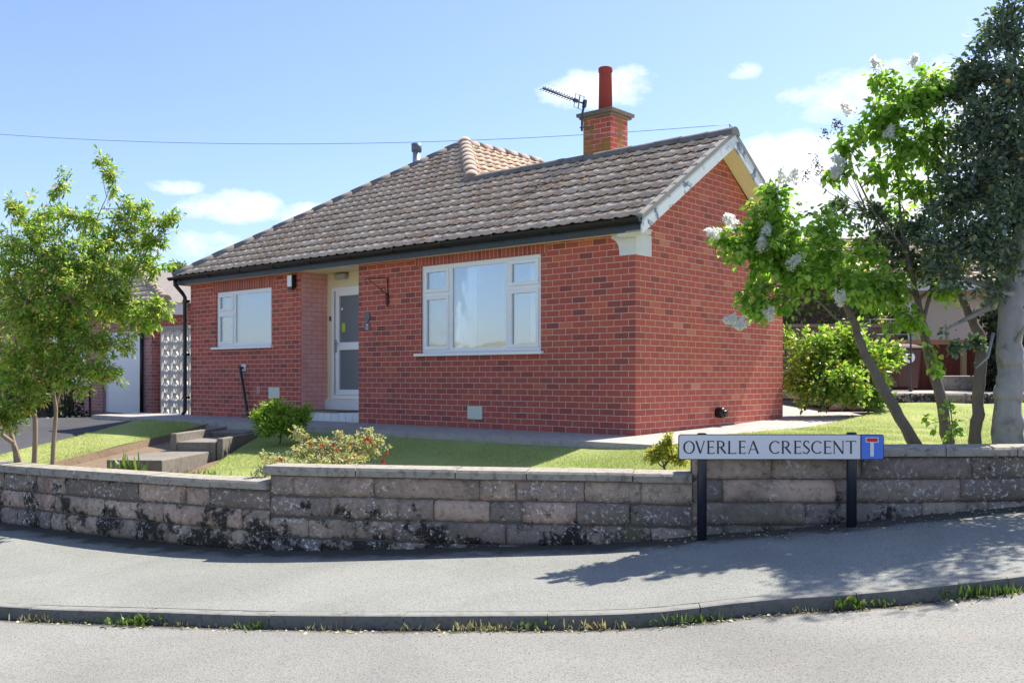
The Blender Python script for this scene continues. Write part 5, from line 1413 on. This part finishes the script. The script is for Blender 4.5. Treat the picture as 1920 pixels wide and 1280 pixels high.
for r in range(6):
    for cidx in range(-1, 3):
        x0 = Ls - bw * (cidx + 1); x1 = x0 + bw
        if x1 < 0: continue
        z0 = zb0 + r * bh; z1 = z0 + bh; f_ = lambda u, v: o0 + A3 * (x0 + (x1 - x0) * u) + Z3 * (z0 + (z1 - z0) * v)
        e = .035
        for p, q in (((0, e), (1, e)), ((0, 1 - e), (1, 1 - e)), ((e, 0), (e, 1)), ((1 - e, 0), (1 - e, 1))): bar(b, f_(*p), f_(*q), .034, .03)
        for p, q in (((.5, .02), (.5, .98)),): bar(b, f_(*p), f_(*q), .018)
        for sg in (0, 1):
            s_ = lambda v: v if sg == 0 else 1 - v
            bar(b, f_(.5, s_(.5)), f_(.08, s_(.06)), .024); bar(b, f_(.5, s_(.5)), f_(.92, s_(.06)), .024)
b.build('screen_blocks', scm, sw, recalc=False)
b = MB(); b.obox(o0 + A3 * (Ls / 2 - .1) + Z3 * (zt0 + .03), A3, N3, Z3, Ls / 2 + .15, .08, .035); b.build('coping', M['slab'], sw)
# dark yard behind the screen
nh = thing('neighbour_house', (-10.5, 25.5, .7), 'neighbouring brick house with hipped tile roof and white sectional garage door at the left', 'house')
def nb(a, s_, z): # axes parallel to the bungalow, origin at garage door right jamb
    p = np.array([-8.95, 24.0]) + H_U * a + H_V * s_; return (float(p[0]), float(p[1]), float(z))
def nbox(bb, a0, a1, s0, s1, z0, z1):
    bb.hexa([nb(a1, s0, z0), nb(a0, s0, z0), nb(a0, s1, z0), nb(a1, s1, z0), nb(a1, s0, z1), nb(a0, s0, z1), nb(a0, s1, z1), nb(a1, s1, z1)])
M['brick2'] = M['brick'].copy(); M['brick2'].name = 'brown_brick'
hs = M['brick2'].node_tree.nodes.new('ShaderNodeHueSaturation'); hs.inputs['Saturation'].default_value = .72; hs.inputs['Value'].default_value = 1.05
_p = M['brick2'].node_tree.nodes['Principled BSDF']; _s = _p.inputs['Base Color'].links[0].from_socket
M['brick2'].node_tree.links.new(_s, hs.inputs['Color']); M['brick2'].node_tree.links.new(hs.outputs[0], _p.inputs['Base Color'])
b = MB()
nbox(b, -.30, .15, -.05, .3, .5, 3.35); nbox(b, 2.21, 3.13, -.05, .3, .5, 3.35); nbox(b, -.30, 15, .02, .3, 2.78, 3.35); nbox(b, 3.13, 6.2, -.02, .3, .5, 1.3); nbox(b, 6.2, 15, -.02, .3, .5, 3.35)
b.build('wall', M['brick2'], nh)
b = MB(); nbox(b, -1.45, -.301, .1, .3, .5, 3.3); b.build('side_wall', M['brick'], nh)
b = MB(); nbox(b, .15, 2.21, .04, .08, .66, 2.78)
for k in range(4): nbox(b, .16, 2.20, .028, .04, .68 + .53 * k, .68 + .53 * k + .515)
b.build('garage_door', M['white'], nh)
b = MB(); b.tube([nb(.10, -.1, .6), nb(.10, -.1, 3.1)], .042, 10); b.build('drainpipe', M['black'], nh)
b = MB(); nbox(b, 3.13, 6.2, .06, .12, 1.3, 3.0); nw = b.build('glazing', M['curtain'], nh)
b = MB()
for a in (3.14, 4.1, 5.1, 6.1): nbox(b, a, a + .08, -.0, .07, 1.3, 2.78)
for z in (1.3, 1.95, 2.4, 2.7): nbox(b, 3.2, 6.1, .01, .06, z, z + .06)
b.build('window_frame', M['white'], nw)
b = MB(); nbox(b, -1.5, 15, -.35, -.30, 3.22, 3.40); b.build('fascia', M['black'], nh)
b = MB(); nbox(b, -1.55, -1.3, -.28, .08, 3.1, 3.38); b.build('box_end', M['whitepaint'], nh)
zr2 = lambda s: 3.42 + .585 * (s + .4)
b = MB(); q = [nb(-1.6, -.4, 3.38), nb(16, -.4, 3.38), nb(16, 2.6, 5.1), nb(6.07, 2.6, 5.1)]
b.poly(q); b.poly([nb(-1.6, -.4, 3.38), nb(6.07, 2.6, 5.1), nb(-1.6, 6, 3.38)]); b.poly([nb(16, 6, 3.38), nb(16, 2.6, 5.1), nb(6.07, 2.6, 5.1), nb(-1.6, 6, 3.38)]); nro = b.build('roof', M['ridged'], nh, recalc=False)
tiled('roof_tiles', [-.4 + .3 * i for i in range(11)], lambda s: (-1.6 + (s + .4) * 2.557, 16), lambda t, s: nb(t, s, zr2(s)), (-.585 * H_V[0], -.585 * H_V[1], 1), None, None, nro, wave=.24)
_save = ro; ro = nro
ridgeline('hip_tiles', nb(-1.6, -.4, 3.45), nb(6.07, 2.6, 5.2), 'ridge', .12)
ridgeline('ridge_tiles', nb(6.07, 2.6, 5.2), nb(16, 2.6, 5.2), 'ridge', .12)
ro = _save
# railings and hedge by the neighbour's drive
rl = thing('iron_railing', (-9.6, 20.0, .62), 'black iron railing with upright bars in front of the dark hedge at the left', 'railing')
p0, p1_ = np.array([-11.9, 19.6, .62]), np.array([-9.15, 21.2, .70])
b = MB()
for z in (.08, .95): b.tube([p0 + (0, 0, z), p1_ + (0, 0, z)], .014, 6)
b.build('rail', M['black'], rl)
for k in range(27):
    p = p0 + (p1_ - p0) * k / 26; thick = k in (0, 22, 26)
    b = MB(); b.tube([p, p + (0, 0, 1.22 if thick else 1.0)], .026 if thick else .008, 6); b.build('bar', M['black'], rl)
def hedge(name, base, label, boxes, n, size, mat, leaf='oval', cat='hedge'):
    root = thing(name, base, label, cat)
    P = []; 
    bb = MB()
    for (x0, x1, y0, y1, z0, z1), k in zip(boxes, n):
        q = rng.random((k, 3)); ax_ = rng.integers(0, 3, k); side = rng.random(k) < .5
        dep = rng.random(k) ** 2 * .25
        for a in range(3):
            m_ = ax_ == a; q[m_, a] = np.where(side[m_], dep[m_], 1 - dep[m_])
        lump = .12 * np.sin(q[:, 0] * 9) * np.sin(q[:, 2] * 7 + 1)
        pts_ = np.stack([x0 + (x1 - x0) * q[:, 0], y0 + (y1 - y0) * q[:, 1] + lump, z0 + (z1 - z0) * q[:, 2]], 1) + rng.normal(0, .05, (k, 3)); P.append(pts_)
        bb.box(x0 + .15, x1 - .15, y0 + .15, y1 - .15, z0, z1 - .15)
    P = np.concatenate(P)
    leaves('foliage', P, rng.normal(0, 1, P.shape) + np.array([0, -.3, .5]), size, leaf, mat, root)
    bb.build('stems', M['spent'], root, autouv=False)
    return root
hedge('dark_hedge', (-11.5, 22.0, .6), 'dark green hedge behind the black railing at the left', [(-13.5, -9.9, 21.4, 22.6, .6, 2.1)], [7000], .09, M['leaf_hedge'])

# ------------------------------------------------------------------ the right background
lw_ = thing('low_stone_wall', (8.2, 17.3, 1.2), 'low rough stone retaining wall at the back of the right lawn', 'wall')
P = np.array([(x, 17.15 + .02 * (x - 6)) for x in np.linspace(5.6, 14, 100)]); dd_ = np.r_[0, np.cumsum(np.linalg.norm(np.diff(P, axis=0), axis=1))]
V, F = [], []; s = 0
while s < dd_[-1] - .1:
    e = min(dd_[-1], s + random.uniform(.35, .8)); block(V, F, P, dd_, s, e, 1.05, 1.34, .3); s = e
fast_mesh('stone_blocks', np.array(V), np.array(F), M['stone'], lw_)
b = MB(); b.box(5.6, 14, 17.3, 21, 1.2, 1.345); pt_ = b.build('patio', M['slab'], None); tag(pt_, kind='structure')
rh = thing('cream_house', (9.6, 25.5, 1.3), 'cream rendered house with pale tiled roof half hidden behind the trees', 'house')
b = MB(); b.box(8.2, 13.2, 24.5, 32, 1.0, 4.0); b.build('wall', simple('cream_render', (.62, .58, .50), .8, .06, 2, bump=.2), rh)
V = []; 
b = MB(); b.poly([(7.2, 24.0, 3.9), (13.6, 24.0, 3.9), (13.6, 28.2, 5.6), (7.2, 28.2, 5.6)]); b.poly([(7.2, 32.4, 3.9), (13.6, 32.4, 3.9), (13.6, 28.2, 5.6), (7.2, 28.2, 5.6)]); rr = b.build('roof', M['ridge'], rh, recalc=False)
tiled('roof_tiles', [24.0 + .3 * i for i in range(15)], lambda s: (7.2, 13.6), lambda t, s: (t, s, 3.95 + .405 * (s - 24)), (0, -.405, 1), None, None, rr, wave=.24)
b = MB(); b.box(7.3, 13.5, 23.93, 24.0, 3.75, 3.93); b.build('fascia', M['whitepaint'], rh)
b = MB(); b.box(8.8, 9.9, 24.46, 24.5, 2.3, 3.4); wd = b.build('window', M['glass_door'], rh)
b = MB(); b.box(8.72, 9.98, 24.44, 24.47, 2.22, 2.3); b.box(8.72, 9.98, 24.44, 24.47, 3.4, 3.48); b.box(8.72, 8.8, 24.44, 24.47, 2.3, 3.4); b.box(9.9, 9.98, 24.44, 24.47, 2.3, 3.4); b.build('window_frame', M['white'], wd)
fn = thing('timber_fence', (9.2, 21.6, 1.3), 'dark red brown timber fence with a pale top rail behind the brown bin', 'fence')
redw = simple('red_brown_timber', (.12, .03, .022), .8, .3, 12, bump=.3)
b = MB()
for k in range(22): b.box(8.3 + k * .15, 8.3 + k * .15 + .142, 21.6, 21.63, 1.25, 2.35)
b.build('boards', redw, fn)
b = MB(); b.box(8.2, 11.6, 21.52, 21.68, 2.36, 2.45); b.build('top_rail', simple('orange_timber', (.42, .20, .10), .7, .15, 9), fn)
for x in (8.18, 9.9, 11.6):
    b = MB(); b.box(x, x + .1, 21.5, 21.6, 1.2, 2.36); b.build('post', simple('pale_timber', (.38, .30, .20), .8, .2, 9), fn)
bn = thing('brown_bin', (7.95, 19.8, 1.34), 'brown wheelie bin with round white sticker beside the large shrub', 'bin')
brn = simple('brown_plastic', (.085, .032, .022), .45, .1, 6)
b = MB(); b.hexa([(7.72, 19.55, 1.42), (8.12, 19.55, 1.42), (8.12, 20.0, 1.42), (7.72, 20.0, 1.42), (7.66, 19.5, 2.2), (8.18, 19.5, 2.2), (8.18, 20.06, 2.2), (7.66, 20.06, 2.2)]); b.build('body', brn, bn, bevel=.02)
b = MB(); b.hexa([(7.63, 19.46, 2.2), (8.21, 19.46, 2.2), (8.21, 20.1, 2.2), (7.63, 20.1, 2.2), (7.66, 19.5, 2.25), (8.18, 19.5, 2.25), (8.18, 20.06, 2.31), (7.66, 20.06, 2.31)]); b.build('lid', brn, bn, bevel=.015)
for x in (7.70, 8.12):
    b = MB(); b.tube([(x, 19.98, 1.44), (x + .05, 19.98, 1.44)], .10, 16); b.build('wheel', M['black'], bn)
b = MB(); cst = np.array([7.93, 19.508, 2.02]); b.prism([cst + np.array([math.cos(a) * .11, 0, math.sin(a) * .11]) for a in np.linspace(0, 2 * math.pi, 20, endpoint=False)], (0, -.006, 0)); stk = b.build('sticker', M['white'], bn)
b = MB(); b.prism([cst + np.array([math.cos(a) * .045, -.0065, math.sin(a) * .055]) for a in np.linspace(0, 2 * math.pi, 12, endpoint=False)], (0, -.003, 0)); b.build('sticker_mark', M['black'], stk)
rb = thing('stone_trough', (9.4, 20.4, 1.34), 'pale grey stone trough standing in the shade below the timber fence', 'trough')
b = MB(); b.box(8.95, 10.0, 20.2, 20.6, 1.34, 1.66); b.build('trough', M['cap'], rb, bevel=.05)
hedge('ivy_hedge', (11.0, 19.3, 1.3), 'tall dark ivy covered hedge behind the pale trunk at the right', [(9.55, 13.5, 18.9, 20.1, 1.25, 3.05), (10.1, 15, 19.4, 20.8, 1.25, 4.2)], [11000, 9000], .10, M['leaf_hedge'])
gf = thing('trellis', (7.4, 19.0, 1.3), 'grey metal trellis frame above the large shrub', 'trellis')
b = MB()
for x in (6.55, 6.95, 7.35, 7.75): b.tube([(x, 19.0, 1.3), (x, 19.0, 2.75)], .018, 6)
for z in (2.1, 2.45, 2.74): b.tube([(6.5, 19.0, z), (7.8, 19.0, z)], .014, 6)
b.build('frame_bars', M['fascia'], gf)
ww = thing('brown_fence', (6.6, 22, 1.2), 'weathered brown boundary fence seen between the gable and the lilac trunk', 'fence')
b = MB()
for k in range(22): b.box(5.2 + k * .16, 5.2 + k * .16 + .15, 22 + .003 * (k % 2), 22.03 + .003 * (k % 2), 1.1, 2.75)
b.build('boards', simple('weathered_timber', (.16, .12, .09), .9, .35, 10, bump=.3), ww)
b = MB(); b.box(5.2, 8.75, 21.95, 22.08, 2.75, 2.82); b.build('top_rail', simple('grey_timber', (.25, .20, .16), .9, .2, 9), ww)
hedge('boundary_hedge', (7.3, 23.0, 1.2), 'mid green leafy hedge rising behind the large shrub and in front of the cream house', [(5.4, 8.7, 22.7, 24.0, 1.2, 3.7), (6.6, 8.4, 22.9, 24.0, 3.4, 4.3)], [9000, 4000], .12, M['leaf_bush'])
# distant treetop between the two houses
stems = [([(-14.2, 42, .5), (-14.2, 42, 4.0)], [.2, .1])]
plant('distant_tree', (-14.2, 42, .5), 'pale green treetop showing far behind between the two roofs', 'tree', stems, [cl(335, 512, 22, 22, 42, 90), cl(350, 520, 26, 18, 42, 60), cl(320, 525, 22, 18, 42, 50)], None, .16, 'long', M['leaf_far'], M['bark'], per_twig=16, tw_r=.02, limb_r=.05, leaf_spread=.2)

# ------------------------------------------------------------------ across the street, seen only as reflections in the glass
b = MB()
n = 72
for k in range(n):
    a0, a1 = 2 * math.pi * k / n, 2 * math.pi * (k + 1) / n
    def hp(a, r, z): return (r * math.sin(a), r * math.cos(a), z)
    h0 = 5 + 5 * (1 + math.sin(a0 * 3 + 1)) * (.4 + .3 * math.sin(a0 * 7)); h1 = 5 + 5 * (1 + math.sin(a1 * 3 + 1)) * (.4 + .3 * math.sin(a1 * 7))
    b.quad(hp(a0, 260, -2), hp(a1, 260, -2), hp(a1, 420, h1 * 1.5), hp(a0, 420, h0 * 1.5))
hl = b.build('hills', simple('far_hills', (.27, .27, .19), .95, .3, .02), None, recalc=False); tag(hl, kind='structure')
